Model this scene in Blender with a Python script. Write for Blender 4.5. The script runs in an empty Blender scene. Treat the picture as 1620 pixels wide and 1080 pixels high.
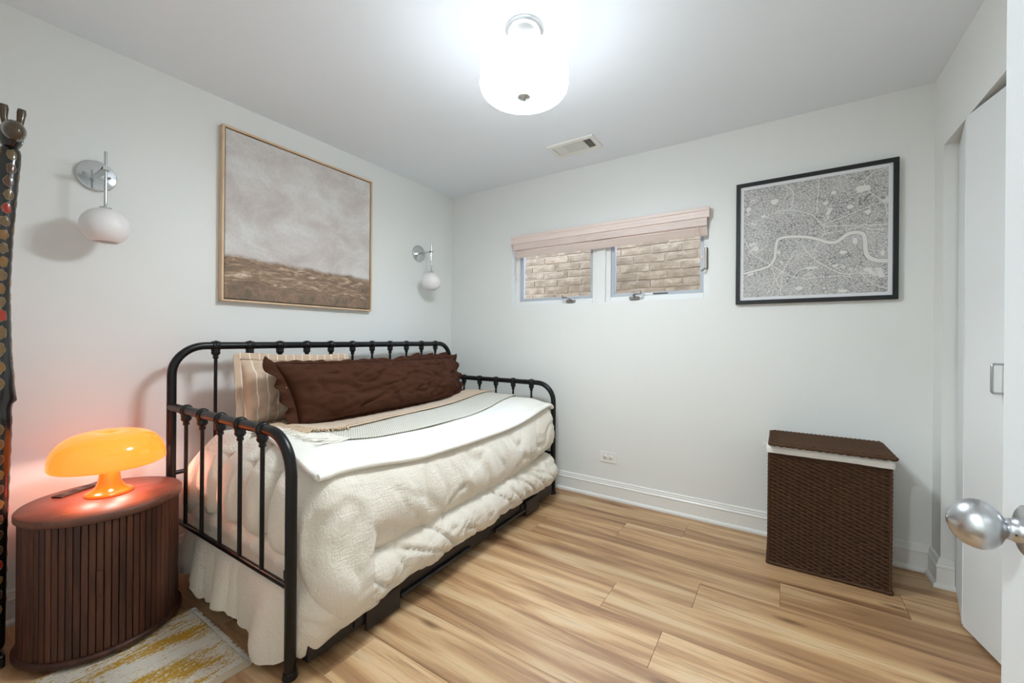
import bpy, bmesh, math, random
from math import sin, cos, pi, radians, exp, sqrt, atan2
from mathutils import Vector, Matrix, noise

random.seed(7)
scene = bpy.context.scene
col = scene.collection

# ------------------------------------------------------------------ camera
H = 2.44
F_PX = 646.062
cam_d = bpy.data.cameras.new('camera')
cam_d.sensor_fit = 'HORIZONTAL'
cam_d.sensor_width = 36.0
cam_d.lens = 36.0 * F_PX / 1620.0
cam_d.shift_y = -4.395 / 1620.0
cam_d.clip_start = 0.02
cam = bpy.data.objects.new('camera', cam_d)
col.objects.link(cam)
_yaw, _pitch, _roll = 0.582342, -0.000283, 0.00823
_f = Vector((-sin(_yaw) * cos(_pitch), cos(_yaw) * cos(_pitch), sin(_pitch)))
_r = Vector((cos(_yaw), sin(_yaw), 0))
_u = _r.cross(_f)
_r2 = _r * cos(_roll) + _u * sin(_roll)
_u2 = -_r * sin(_roll) + _u * cos(_roll)
_m = Matrix((_r2, _u2, -_f)).transposed().to_4x4()
_m.translation = Vector((2.550439, -2.851183, 1.146263))
cam.matrix_world = _m
scene.camera = cam

# ------------------------------------------------------------------ world, exposure
W = bpy.data.worlds.new('sky')
W.use_nodes = True
scene.world = W
bg = W.node_tree.nodes['Background']
bg.inputs[0].default_value = (0.52, 0.69, 1.0, 1)
bg.inputs[1].default_value = 6.0
scene.view_settings.view_transform = 'Standard'
scene.view_settings.look = 'None'
scene.view_settings.gamma = 1.0
scene.view_settings.exposure = 0.78
scene.view_settings.use_curve_mapping = False
CEILING_LAMP = 54.0      # glow of the ceiling fixture's glass
HALL_FILL = 36.0         # fill light added in the unseen hallway behind the camera (watts)
TABLE_BULB = 1.8         # bulbs under the orange shade (watts)
TABLE_SHADE = 1.0       # glow of the orange shade


# ------------------------------------------------------------------ helpers
def lin(c):
    def f(v):
        v /= 255.0
        return v / 12.92 if v <= 0.04045 else ((v + 0.055) / 1.055) ** 2.4
    return tuple(f(v) for v in c[:3]) + (1.0,)


class NT:
    """small node-tree writer"""
    def __init__(s, name):
        s.m = bpy.data.materials.new(name)
        s.m.use_nodes = True
        s.t = s.m.node_tree
        s.b = s.t.nodes['Principled BSDF']
        s.out = s.t.nodes['Material Output']

    def n(s, kind, **kw):
        nd = s.t.nodes.new(kind)
        for k, v in kw.items():
            setattr(nd, k, v)
        return nd

    def link(s, a, b):
        s.t.links.new(a, b)

    def set(s, **kw):
        for k, v in kw.items():
            s.b.inputs[k.replace('_', ' ')].default_value = v
        return s

    def coord(s, kind='Object', scale=(1, 1, 1), rot=(0, 0, 0), rand=False):
        c = s.n('ShaderNodeTexCoord')
        src = c.outputs[kind]
        if rand:
            oi = s.n('ShaderNodeObjectInfo')
            mul = s.n('ShaderNodeVectorMath', operation='MULTIPLY_ADD')
            s.link(oi.outputs['Random'], mul.inputs[0])
            mul.inputs[1].default_value = (37.0, 91.0, 53.0)
            s.link(src, mul.inputs[2])
            src = mul.outputs[0]
        mp = s.n('ShaderNodeMapping')
        mp.inputs['Scale'].default_value = scale
        mp.inputs['Rotation'].default_value = rot
        s.link(src, mp.inputs[0])
        return mp.outputs[0]

    def noise(s, vec, scale=5, detail=4, rough=0.5, dist=0.0):
        nd = s.n('ShaderNodeTexNoise')
        nd.inputs['Scale'].default_value = scale
        nd.inputs['Detail'].default_value = detail
        nd.inputs['Roughness'].default_value = rough
        nd.inputs['Distortion'].default_value = dist
        s.link(vec, nd.inputs['Vector'])
        return nd.outputs[0]

    def ramp(s, fac, stops, interp='LINEAR'):
        r = s.n('ShaderNodeValToRGB')
        r.color_ramp.interpolation = interp
        e = r.color_ramp.elements
        while len(e) < len(stops):
            e.new(0.5)
        for el, (p, c) in zip(e, stops):
            el.position = p
            el.color = c if len(c) == 4 else tuple(c) + (1,)
        s.link(fac, r.inputs[0])
        return r.outputs[0]

    def mix(s, fac, a, b, blend='MIX'):
        nd = s.n('ShaderNodeMix', data_type='RGBA', blend_type=blend)
        for i, v in ((0, fac), (6, a), (7, b)):
            if hasattr(v, 'links') or hasattr(v, 'is_output'):
                s.link(v, nd.inputs[i])
            else:
                nd.inputs[i].default_value = v
        return nd.outputs[2]

    def math(s, op, a, b=0.0, c=0.0):
        nd = s.n('ShaderNodeMath', operation=op)
        for i, v in enumerate((a, b, c)):
            if hasattr(v, 'is_output'):
                s.link(v, nd.inputs[i])
            else:
                nd.inputs[i].default_value = v
        return nd.outputs[0]

    def base(s, sock):
        s.link(sock, s.b.inputs['Base Color'])
        return s

    def bump(s, h, strength=0.3, dist=0.002):
        b = s.n('ShaderNodeBump')
        b.inputs['Strength'].default_value = strength
        b.inputs['Distance'].default_value = dist
        s.link(h, b.inputs['Height'])
        s.link(b.outputs[0], s.b.inputs['Normal'])
        return s


def plain(name, rgb, rough=0.5, metal=0.0, coat=0.0, var=0.0):
    k = NT(name)
    k.set(Roughness=rough, Metallic=metal)
    k.b.inputs['Coat Weight'].default_value = coat
    c = lin(rgb)
    if var:
        d = tuple(v * (1 - var) for v in c[:3]) + (1,)
        k.base(k.mix(k.noise(k.coord(), 9, 5), d, c))
    else:
        k.b.inputs['Base Color'].default_value = c
    return k.m


def wall_mat(name, rgb):
    k = NT(name)
    k.set(Roughness=0.55)
    v = k.coord()
    c = lin(rgb)
    k.base(k.mix(k.noise(v, 3.0, 3), tuple(x * 0.975 for x in c[:3]) + (1,), c))
    k.bump(k.noise(v, 260, 2), 0.06, 0.001)
    return k.m


def metal_mat(name, rgb, rough):
    k = NT(name)
    k.set(Roughness=rough, Metallic=1.0)
    k.b.inputs['Base Color'].default_value = lin(rgb)
    return k.m


def wood_mat(name, stops, scale, rough=0.4, rand=True, coat=0.0, rnd=0.0, freq=1.0):
    """grain that runs along the axis with the small scale"""
    k = NT(name)
    k.set(Roughness=rough)
    k.b.inputs['Coat Weight'].default_value = coat
    v = k.coord(scale=scale, rand=rand)
    a = k.noise(v, 1.0 * freq, 6, 0.6, 0.9)
    b = k.noise(v, 6.0 * freq, 4, 0.7, 0.2)
    f = k.math('ADD', k.math('MULTIPLY', a, 0.72), k.math('MULTIPLY', b, 0.28))
    c = k.ramp(f, stops)
    if rnd:
        oi = k.n('ShaderNodeObjectInfo')
        hs = k.n('ShaderNodeHueSaturation')
        k.link(c, hs.inputs['Color'])
        k.link(k.math('MULTIPLY_ADD', oi.outputs['Random'], rnd, 1 - rnd / 2), hs.inputs['Value'])
        c = hs.outputs[0]
    k.base(c)
    k.bump(b, 0.12, 0.001)
    return k.m


class MB:
    """collects shapes; build() links them as one mesh object"""
    def __init__(s):
        s.v, s.f, s.sm = [], [], []

    def add(s, vs, fs, smooth=False):
        o = len(s.v)
        s.v += [tuple(v) for v in vs]
        s.f += [tuple(i + o for i in f) for f in fs]
        s.sm += [smooth] * len(fs)
        return s

    def box(s, x0, x1, y0, y1, z0, z1, M=None):
        vs = [Vector((x, y, z)) for z in (z0, z1) for y in (y0, y1) for x in (x0, x1)]
        if M is not None:
            vs = [M @ v for v in vs]
        return s.add(vs, [(0, 2, 3, 1), (4, 5, 7, 6), (0, 1, 5, 4), (2, 6, 7, 3), (0, 4, 6, 2), (1, 3, 7, 5)])

    def tube(s, pts, r, seg=12, cap=True, flat=1.0):
        pts = [Vector(p) for p in pts]
        n = len(pts)
        rr = r if isinstance(r, (list, tuple)) else [r] * n
        t0 = (pts[1] - pts[0]).normalized()
        ref = Vector((0, 0, 1)) if abs(t0.z) < 0.9 else Vector((1, 0, 0))
        a = t0.cross(ref).normalized()
        vs = []
        for i, p in enumerate(pts):
            t = (pts[min(i + 1, n - 1)] - pts[max(i - 1, 0)]).normalized()
            a = (a - t * a.dot(t)).normalized()
            b = t.cross(a)
            for k in range(seg):
                w = 2 * pi * k / seg
                vs.append(p + (a * cos(w) + b * sin(w) * flat) * rr[i])
        fs = [(i * seg + k, i * seg + (k + 1) % seg, (i + 1) * seg + (k + 1) % seg, (i + 1) * seg + k)
              for i in range(n - 1) for k in range(seg)]
        s.add(vs, fs, True)
        if cap:
            s.add(vs[:seg], [tuple(range(seg))[::-1]])
            s.add(vs[-seg:], [tuple(range(seg))])
        return s

    def lathe(s, prof, seg=32, o=(0, 0, 0), M=None, smooth=True, closed=False, cap=True):
        """profile of (r, z); revolved about z through o, then M"""
        vs, n = [], len(prof)
        for r, z in prof:
            for k in range(seg):
                w = 2 * pi * k / seg
                p = Vector((r * cos(w), r * sin(w), z))
                vs.append((M @ p if M is not None else p) + Vector(o))
        fs = []
        for i in range(n - 1 + (1 if closed else 0)):
            j = (i + 1) % n
            for k in range(seg):
                fs.append((i * seg + k, i * seg + (k + 1) % seg, j * seg + (k + 1) % seg, j * seg + k))
        s.add(vs, fs, smooth)
        if not closed and cap:
            if prof[0][0] > 1e-6:
                s.add(vs[:seg], [tuple(range(seg))[::-1]])
            if prof[-1][0] > 1e-6:
                s.add(vs[-seg:], [tuple(range(seg))])
        return s

    def grid(s, P, nu, nv, smooth=True, wrap=False):
        """P(i, j) -> point"""
        vs = [P(i, j) for i in range(nu) for j in range(nv)]
        fs = []
        for i in range(nu if wrap else nu - 1):
            for j in range(nv - 1):
                a, b = i * nv + j, ((i + 1) % nu) * nv + j
                fs.append((a, b, b + 1, a + 1))
        return s.add(vs, fs, smooth)

    def build(s, name, mat, parent=None, bevel=0.0, weld=False, loc=None):
        me = bpy.data.meshes.new(name)
        me.from_pydata(s.v, [], s.f)
        me.polygons.foreach_set('use_smooth', s.sm)
        me.materials.append(mat)
        if weld:
            bm = bmesh.new()
            bm.from_mesh(me)
            bmesh.ops.remove_doubles(bm, verts=bm.verts, dist=1e-5)
            bm.to_mesh(me)
            bm.free()
        me.update()
        o = bpy.data.objects.new(name, me)
        col.objects.link(o)
        if parent:
            o.parent = parent
        if loc is not None:
            o.location = loc
        if bevel:
            b = o.modifiers.new('bevel', 'BEVEL')
            b.width = bevel
            b.segments = 2
            b.limit_method = 'ANGLE'
        return o


def fix_normals(o):
    bm = bmesh.new()
    bm.from_mesh(o.data)
    bmesh.ops.recalc_face_normals(bm, faces=bm.faces)
    bm.to_mesh(o.data)
    bm.free()
    return o


def tag(o, label=None, cat=None, group=None, kind=None):
    for k, v in (('label', label), ('category', cat), ('group', group), ('kind', kind)):
        if v:
            o[k] = v
    return o


def empty(name, loc, label=None, cat=None, group=None, rz=0.0, kind=None):
    o = bpy.data.objects.new(name, None)
    o.empty_display_size = 0.1
    o.location = loc
    o.rotation_euler = (0, 0, rz)
    col.objects.link(o)
    return tag(o, label, cat, group, kind)


def share(src, parent, loc=(0, 0, 0), rot=(0, 0, 0)):
    """another object on the same mesh data"""
    c = src.copy()
    col.objects.link(c)
    c.parent = parent
    c.location = loc
    c.rotation_euler = rot
    return c


def arc_path(p0, corner, p1, r, n=10):
    """polyline p0 -> rounded corner -> p1"""
    p0, c, p1 = Vector(p0), Vector(corner), Vector(p1)
    a, b = (p0 - c).normalized(), (p1 - c).normalized()
    s, e = c + a * r, c + b * r
    o = c + (a + b) * r
    pts = [s]
    for i in range(1, n):
        t = pi / 2 * i / n
        pts.append(o - b * r * cos(t) - a * r * sin(t))
    pts.append(e)
    return pts


def sstep(a, b, x):
    t = min(1.0, max(0.0, (x - a) / (b - a)))
    return t * t * (3 - 2 * t)


def nz(x, y, z):
    return noise.noise(Vector((x, y, z)))


# ------------------------------------------------------------------ materials
M_wall = wall_mat('wall_paint', (236, 237, 233))
M_ceil = wall_mat('ceiling_paint', (243, 248, 253))
M_trim = plain('trim_paint', (238, 237, 232), 0.32)
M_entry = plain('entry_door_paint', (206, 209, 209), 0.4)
M_door = plain('door_paint', (229, 232, 231), 0.34)
M_black = plain('black_metal', (9, 9, 11), 0.34)
M_black.node_tree.nodes['Principled BSDF'].inputs['Specular IOR Level'].default_value = 0.4
M_trundle = plain('trundle_steel', (30, 26, 25), 0.45)
M_chrome = metal_mat('chrome', (205, 208, 210), 0.08)
M_nickel = metal_mat('satin_nickel', (188, 190, 192), 0.3)
M_brushed = metal_mat('brushed_nickel', (150, 145, 138), 0.35)
M_frame_black = plain('black_frame', (20, 20, 22), 0.4)
M_white_plastic = plain('white_plastic', (240, 238, 232), 0.35)
M_dark = plain('dark_slot', (20, 19, 18), 0.6)
M_vinyl = plain('window_vinyl', (236, 236, 233), 0.35)
M_sash = plain('grey_sash', (186, 192, 198), 0.35)
M_blind = wood_mat('blind_wood', [(0.25, lin((226, 206, 196))), (0.7, lin((242, 226, 217)))], (2, 40, 60), 0.45, rand=False)
M_cord = plain('cord', (222, 205, 194), 0.8)
M_pale_wood = wood_mat('pale_wood', [(0.3, lin((200, 168, 132))), (0.7, lin((232, 204, 170)))], (12, 3, 3), 0.5)

# oak planks
k = NT('oak_plank')
k.set(Roughness=0.42)
v1 = k.coord(scale=(0.55, 6.5, 1), rand=True)
v2 = k.coord(scale=(1.8, 52, 1), rand=True)
v3 = k.coord(scale=(2.0, 7.0, 1), rand=True)
band = k.noise(v1, 1.6, 5, 0.55, 0.7)
fine = k.noise(v2, 1.5, 5, 0.65, 0.3)
c = k.ramp(band, [(0.32, lin((136, 97, 64))), (0.44, lin((176, 134, 92))), (0.53, lin((204, 163, 116))),
                  (0.63, lin((220, 186, 140))), (0.74, lin((208, 188, 156)))])
c = k.mix(k.ramp(fine, [(0.34, (0.55, 0.55, 0.55)), (0.47, (0, 0, 0))]), c, lin((142, 102, 70)))
kn = k.n('ShaderNodeTexVoronoi')
kn.inputs['Scale'].default_value = 0.9
k.link(v3, kn.inputs['Vector'])
c = k.mix(k.ramp(kn.outputs['Distance'], [(0.03, (0.85, 0.85, 0.85)), (0.13, (0, 0, 0))]), c, lin((112, 78, 52)))
oi = k.n('ShaderNodeObjectInfo')
hs = k.n('ShaderNodeHueSaturation')
hs.inputs['Saturation'].default_value = 0.97
k.link(c, hs.inputs['Color'])
k.link(k.math('MULTIPLY_ADD', oi.outputs['Random'], 0.2, 0.83), hs.inputs['Value'])
k.base(hs.outputs[0])
k.bump(fine, 0.1, 0.001)
M_oak = k.m
M_subfloor = plain('plank_joint', (112, 88, 66), 0.8)

WAL = [(0.28, lin((38, 20, 14))), (0.45, lin((66, 37, 26))), (0.6, lin((92, 54, 38))), (0.78, lin((118, 72, 50)))]
M_walnut_v = wood_mat('walnut_slat', WAL, (14, 14, 1.6), 0.42, rnd=0.35)
M_walnut_top = wood_mat('walnut_top', [(0.28, lin((78, 48, 37))), (0.5, lin((106, 68, 53))), (0.75, lin((136, 92, 72)))],
                        (16, 2.2, 10), 0.42, rand=False)
M_walnut_dark = plain('walnut_core', (34, 20, 15), 0.6, var=0.3)


def cloth(name, rgb, weave=0.0, rough=0.9, var=0.06, bscale=420, bstr=0.25, sheen=0.2):
    k = NT(name)
    k.set(Roughness=rough)
    k.b.inputs['Sheen Weight'].default_value = sheen
    c = lin(rgb)
    v = k.coord()
    k.base(k.mix(k.noise(v, 14, 4), tuple(x * (1 - var) for x in c[:3]) + (1,), c))
    k.bump(k.noise(v, bscale, 3), bstr, 0.0015)
    return k


# crinkled muslin
k = cloth('cream_muslin', (240, 232, 216), var=0.05)
va = k.coord(scale=(34, 150, 34))
vb = k.coord(scale=(150, 22, 150))
h = k.math('ADD', k.noise(va, 1.0, 3, 0.6, 0.6), k.noise(vb, 1.0, 3, 0.6, 0.6))
k.bump(h, 0.6, 0.007)
M_muslin = k.m
M_fleece = cloth('white_fleece', (244, 240, 230), var=0.03, bscale=600, bstr=0.35, sheen=0.5).m
M_sheet = cloth('white_sheet', (226, 222, 216), var=0.03).m
M_fringe = cloth('cream_yarn', (244, 238, 224), var=0.12).m
M_tan = cloth('tan_throw', (222, 198, 172), var=0.1, bscale=300).m
M_tan_yarn = cloth('tan_yarn', (214, 184, 150), var=0.15).m
M_brown = cloth('brown_cotton', (72, 42, 28), var=0.08, rough=0.8, bscale=700, bstr=0.12, sheen=0.0).m
M_brown.node_tree.nodes['Principled BSDF'].inputs['Specular IOR Level'].default_value = 0.12
M_liner = cloth('cotton_liner', (238, 236, 230), var=0.04).m

# herringbone throw
k = NT('herringbone_throw')
k.set(Roughness=0.9)
v = k.coord()
sp = k.n('ShaderNodeSeparateXYZ')
k.link(v, sp.inputs[0])
zig = k.math('PINGPONG', sp.outputs[0], 0.018)
st = k.math('ADD', k.math('MULTIPLY', sp.outputs[1], 1.0), k.math('MULTIPLY', zig, 1.0))
w = k.math('SINE', k.math('MULTIPLY', st, 480.0))
k.base(k.mix(k.math('MULTIPLY_ADD', w, 0.5, 0.5), lin((172, 167, 150)), lin((242, 238, 226))))
k.bump(w, 0.3, 0.002)
M_herring = k.m

# striped sham
k = NT('striped_sham')
k.set(Roughness=0.85)
v = k.coord()
sp = k.n('ShaderNodeSeparateXYZ')
k.link(v, sp.inputs[0])
w = k.math('PINGPONG', sp.outputs[1], 0.023)
line = k.math('GREATER_THAN', w, 0.0205)
k.base(k.mix(line, k.mix(k.noise(v, 12, 4), lin((200, 172, 146)), lin((218, 192, 166))), lin((244, 234, 220))))
k.bump(k.noise(v, 300, 3), 0.15, 0.001)
M_stripe = k.m

# wicker
k = NT('brown_wicker')
k.set(Roughness=0.6)
k.b.inputs['Specular IOR Level'].default_value = 0.25
v = k.coord()
k.base(k.mix(k.noise(v, 60, 4), lin((50, 32, 20)), lin((96, 66, 43))))
k.bump(k.noise(k.coord(scale=(1, 1, 3)), 300, 2), 0.3, 0.002)
M_wicker = k.m

# rug
k = NT('woven_rug')
k.set(Roughness=0.95)
v = k.coord(scale=(9, 2.4, 1))
big = k.noise(v, 1.0, 3, 0.5)
st = k.noise(k.coord(scale=(95, 12, 1)), 1.0, 3, 0.6)
sp2 = k.noise(k.coord(scale=(260, 90, 1)), 1.0, 2, 0.6)
f = k.math('ADD', k.math('ADD', k.math('MULTIPLY', big, 0.50), k.math('MULTIPLY', st, 0.34)), k.math('MULTIPLY', sp2, 0.38))
k.base(k.ramp(f, [(0.0, lin((196, 190, 176))), (0.55, lin((226, 220, 206))), (0.645, lin((222, 214, 196))), (0.66, lin((190, 146, 44))), (0.8, lin((198, 152, 38)))]))
k.bump(k.noise(k.coord(scale=(160, 60, 1)), 1.0, 3), 0.9, 0.006)
M_rug = k.m
M_rug_hem = cloth('rug_hem', (214, 196, 168), var=0.1).m

# giraffe lacquer
M_giraffe = plain('giraffe_lacquer', (24, 21, 20), 0.25, coat=0.5, var=0.4)
M_spots = [plain('spot_gold', (150, 106, 44), 0.22, coat=0.5, var=0.55), plain('spot_olive', (126, 98, 54), 0.22, coat=0.5, var=0.5),
           plain('spot_red', (190, 50, 20), 0.2, coat=0.5, var=0.6), plain('spot_brown', (98, 62, 42), 0.25, coat=0.5, var=0.4)]
M_spot_rim = plain('spot_rim', (128, 112, 84), 0.3, var=0.3)
M_giraffe_dark = plain('giraffe_black', (20, 18, 17), 0.25, coat=0.4)
M_giraffe_head = plain('giraffe_head', (88, 68, 42), 0.22, coat=0.5, var=0.5)

# landscape print on canvas
k = NT('landscape_canvas')
k.set(Roughness=0.8)
v = k.coord()
sp = k.n('ShaderNodeSeparateXYZ')
k.link(v, sp.inputs[0])
cl = k.noise(k.coord(scale=(1, 2.2, 3.0)), 1.6, 7, 0.6, 0.5)
sky = k.ramp(cl, [(0.3, lin((190, 178, 172))), (0.45, lin((206, 197, 192))), (0.56, lin((216, 211, 206))), (0.7, lin((224, 223, 219)))])
sky = k.mix(k.ramp(k.noise(k.coord(scale=(1, 30, 30)), 2.0, 4, 0.7), [(0.4, (0.18, 0.18, 0.18)), (0.6, (0, 0, 0))]), sky, lin((168, 164, 158)))
la = k.noise(k.coord(scale=(1, 3.5, 16)), 1.7, 8, 0.72, 1.6)
land = k.ramp(la, [(0.34, lin((104, 86, 72))), (0.44, lin((132, 112, 94))), (0.52, lin((152, 126, 104))), (0.58, lin((182, 154, 128))), (0.66, lin((226, 208, 186)))])
grass = k.noise(k.coord(scale=(1, 7, 6)), 2.0, 8, 0.75, 1.0)
low = k.ramp(grass, [(0.35, lin((104, 92, 78))), (0.5, lin((132, 112, 94))), (0.62, lin((156, 124, 104)))])
zz = k.math('ADD', sp.outputs[2], k.math('MULTIPLY', k.noise(k.coord(scale=(1, 7, 1)), 1.0, 3), 0.06))
low_m = k.ramp(k.math('ADD', zz, k.math('MULTIPLY', la, 0.08)), [(0.13, (1, 1, 1, 1)), (0.19, (0, 0, 0, 1))])
land = k.mix(low_m, land, low)
hz = k.math('ADD', zz, k.math('MULTIPLY', sp.outputs[1], 0.03))
hm = k.ramp(hz, [(0.262, (1, 1, 1, 1)), (0.285, (0, 0, 0, 1))])
k.base(k.mix(hm, sky, land))
k.bump(k.noise(v, 500, 2), 0.15, 0.001)
M_canvas = k.m

# street-map print
k = NT('map_print')
k.set(Roughness=0.6)
v = k.coord()
dk = None
for scl, th, rot in ((62, 0.075, 0.5), (118, 0.10, 1.1), (205, 0.14, 0.2)):
    e = k.n('ShaderNodeTexVoronoi', feature='DISTANCE_TO_EDGE')
    e.inputs['Scale'].default_value = scl
    e.inputs['Randomness'].default_value = 0.8
    k.link(k.coord(scale=(1, 1, 1.25), rot=(0, rot, 0)), e.inputs['Vector'])
    a = k.ramp(e.outputs[0], [(th * 0.5, (1, 1, 1, 1)), (th, (0, 0, 0, 1))])
    a = k.math('MULTIPLY', a, {62: 0.85, 118: 0.62, 205: 0.42}[scl])
    dk = a if dk is None else k.math('MAXIMUM', dk, a)
gaps = k.ramp(k.noise(v, 9, 4, 0.6), [(0.34, (0.0, 0, 0, 1)), (0.40, (1, 1, 1, 1))])
dens = k.ramp(k.noise(v, 5, 3), [(0.3, (0.55, 0.55, 0.55, 1)), (0.7, (1, 1, 1, 1))])
dk = k.math('MULTIPLY', k.math('MULTIPLY', dk, gaps), dens)
k.base(k.mix(dk, lin((226, 224, 220)), lin((62, 60, 60))))
M_map = k.m
M_paper = plain('map_paper', (228, 228, 230), 0.6)
M_map_white = plain('map_blank', (226, 223, 217), 0.6)
M_map_ink = plain('map_ink', (84, 82, 80), 0.6)

# brick outside
k = NT('weathered_brick')
k.set(Roughness=0.9)
v = k.coord(rand=True)
n1 = k.noise(v, 9, 6, 0.65)
oi = k.n('ShaderNodeObjectInfo')
cc = k.ramp(n1, [(0.3, lin((114, 92, 66))), (0.5, lin((138, 114, 86))), (0.68, lin((162, 138, 110)))])
hs = k.n('ShaderNodeHueSaturation')
k.link(cc, hs.inputs['Color'])
k.link(k.math('MULTIPLY_ADD', oi.outputs['Random'], 0.22, 0.86), hs.inputs['Value'])
k.base(hs.outputs[0])
k.bump(k.noise(v, 60, 5, 0.7), 0.9, 0.01)
M_brick = k.m
M_mortar = plain('mortar', (196, 172, 142), 0.95, var=0.2)

# lamp glass
def glow(name, rgb, strength, base=(255, 255, 255), rough=0.3):
    k = NT(name)
    k.set(Roughness=rough)
    k.b.inputs['Base Color'].default_value = lin(base)
    k.b.inputs['Emission Color'].default_value = lin(rgb)
    k.b.inputs['Emission Strength'].default_value = strength
    return k.m


M_lamp_glass = glow('lit_lamp_glass', (236, 247, 255), CEILING_LAMP)
_k = M_lamp_glass.node_tree                      # emission graded by height: sides dimmed to shrink the halo on the ceiling
_tc, _sx, _mr = (_k.nodes.new(t) for t in ('ShaderNodeTexCoord', 'ShaderNodeSeparateXYZ', 'ShaderNodeMapRange'))
_mr.inputs[1].default_value, _mr.inputs[2].default_value = -0.262, -0.222
_mr.inputs[3].default_value, _mr.inputs[4].default_value = CEILING_LAMP, 5.0
_k.links.new(_tc.outputs['Object'], _sx.inputs[0])
_k.links.new(_sx.outputs[2], _mr.inputs[0])
_k.links.new(_mr.outputs[0], _k.nodes['Principled BSDF'].inputs['Emission Strength'])
M_opal = plain('opal_glass', (240, 236, 234), 0.35)
M_orange = glow('lit_orange_shade', (255, 116, 46), TABLE_SHADE, (255, 140, 30), 0.12)
M_orange_foot = glow('orange_stem', (255, 106, 34), TABLE_SHADE * 0.45, (214, 78, 10), 0.2)

k = NT('window_glass')
k.t.nodes.remove(k.b)
tr = k.n('ShaderNodeBsdfTransparent')
gl = k.n('ShaderNodeBsdfGlossy')
gl.inputs['Roughness'].default_value = 0.02
fr = k.n('ShaderNodeFresnel')
fr.inputs['IOR'].default_value = 1.12
mx = k.n('ShaderNodeMixShader')
k.link(fr.outputs[0], mx.inputs[0])
k.link(tr.outputs[0], mx.inputs[1])
k.link(gl.outputs[0], mx.inputs[2])
k.link(mx.outputs[0], k.out.inputs[0])
M_glass = k.m


# ------------------------------------------------------------------ room shell
XR = 3.184           # right wall
YF = -2.93           # front wall (doorway, camera stands in it)
WX0, WX1, WZ0, WZ1 = 0.668, 2.164, 1.417, 1.99     # window recess
DX0, DX1 = 1.96, 2.84                              # doorway in the front wall
T = 0.12

fl = MB().box(-T, 4.0, -4.6, 0.12, -0.08, -0.007).build('floor', M_subfloor)
tag(fl, 'light oak plank floor with long planks running along the back wall', 'floor', kind='structure')
plank_w = 0.2155
joints = {-1: [0.9, 2.6], 0: [0.83, 2.078], 1: [0.5, 1.752, 3.009], 2: [1.307, 2.555], 3: [0.99, 2.24], 4: [0.66, 1.91],
          5: [0.92, 2.168], 6: [1.1, 2.35], 7: [1.0, 2.25], 8: [1.263, 2.5], 9: [0.7, 1.95], 10: [0.4, 1.65, 2.9], 11: [1.2, 2.45],
          12: [0.9, 2.1]}
for r in range(-1, 13):
    y1 = min(-0.102 - plank_w * r, -0.001)
    y0 = -0.102 - plank_w * (r + 1)
    xs = [0.001] + joints[r] + [XR + 0.06]
    for a, b in zip(xs[:-1], xs[1:]):
        g, ch = 0.0004, 0.0012
        hx, hy = (b - a) / 2 - g, (y1 - y0) / 2 - g
        vs = [(sx * hx, sy * hy, -0.007) for sx, sy in ((-1, -1), (1, -1), (1, 1), (-1, 1))]
        vs += [(sx * hx, sy * hy, -ch) for sx, sy in ((-1, -1), (1, -1), (1, 1), (-1, 1))]
        vs += [(sx * (hx - ch * .7), sy * (hy - ch * .7), 0) for sx, sy in ((-1, -1), (1, -1), (1, 1), (-1, 1))]
        fs = [(8, 9, 10, 11)]
        for q in (0, 4):
            fs += [(q + i, q + (i + 1) % 4, q + 4 + (i + 1) % 4, q + 4 + i) for i in range(4)]
        MB().add(vs, fs).build('plank', M_oak, fl, loc=((a + b) / 2, (y0 + y1) / 2, 0))

o = MB().box(-T, 4.0, -4.6, T, H, H + 0.1).build('ceiling', M_ceil)
tag(o, 'flat white painted ceiling above the whole room', 'ceiling', kind='structure')
o = MB().box(-T, 0, -4.6, T, -0.08, H).build('wall_left', M_wall)
tag(o, 'white wall on the left behind the daybed with the landscape painting', 'wall', kind='structure')
m = MB()
m.box(0, WX0, 0, T, -0.08, H).box(WX1, 4.0, 0, T, -0.08, H)
m.box(WX0, WX1, 0, T, -0.08, WZ0).box(WX0, WX1, 0, T, WZ1, H)
tag(m.build('wall_back', M_wall), 'white back wall with the small window and the framed map', 'wall', kind='structure')
CY0, CY1, CZ = -0.885, -0.134, 2.072                # closet opening
m = MB()
m.box(XR, XR + T, CY1, 0, -0.08, H)
m.box(XR, XR + T, CY0, CY1, CZ, H)
m.box(XR, XR + T, -4.6, CY0, -0.08, H)
tag(m.build('wall_right', M_wall), 'white right wall with the closet opening beside the hamper', 'wall', kind='structure')
m = MB()                                            # closet interior
m.box(3.9, 4.0, -1.4, 0, 0, H).box(XR + T, 3.9, -1.4, -1.3, 0, H)
tag(m.build('wall_closet', M_wall), 'plain inner walls of the closet behind the folding door', 'wall', kind='structure')
m = MB()
m.box(0, DX0, YF - T, YF, -0.08, H).box(DX1, XR, YF - T, YF, -0.08, H).box(DX0, DX1, YF - T, YF, 2.06, H)
tag(m.build('wall_front', M_wall), 'white front wall with the entry doorway, behind the viewpoint', 'wall', kind='structure')
o = MB().box(-T, 4.0, -4.7, -4.6, -0.08, H).build('wall_hallway', M_wall)
tag(o, 'white hallway wall across from the entry doorway', 'wall', kind='structure')

# baseboards: extruded profile (out, z)
BP = [(0, 0), (0.030, 0), (0.030, 0.011), (0.026, 0.018), (0.017, 0.022), (0.016, 0.09), (0.019, 0.094), (0.019, 0.100),
      (0.014, 0.106), (0.013, 0.116), (0.010, 0.119), (0.010, 0.128), (0.004, 0.133), (0, 0.133)]


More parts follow.
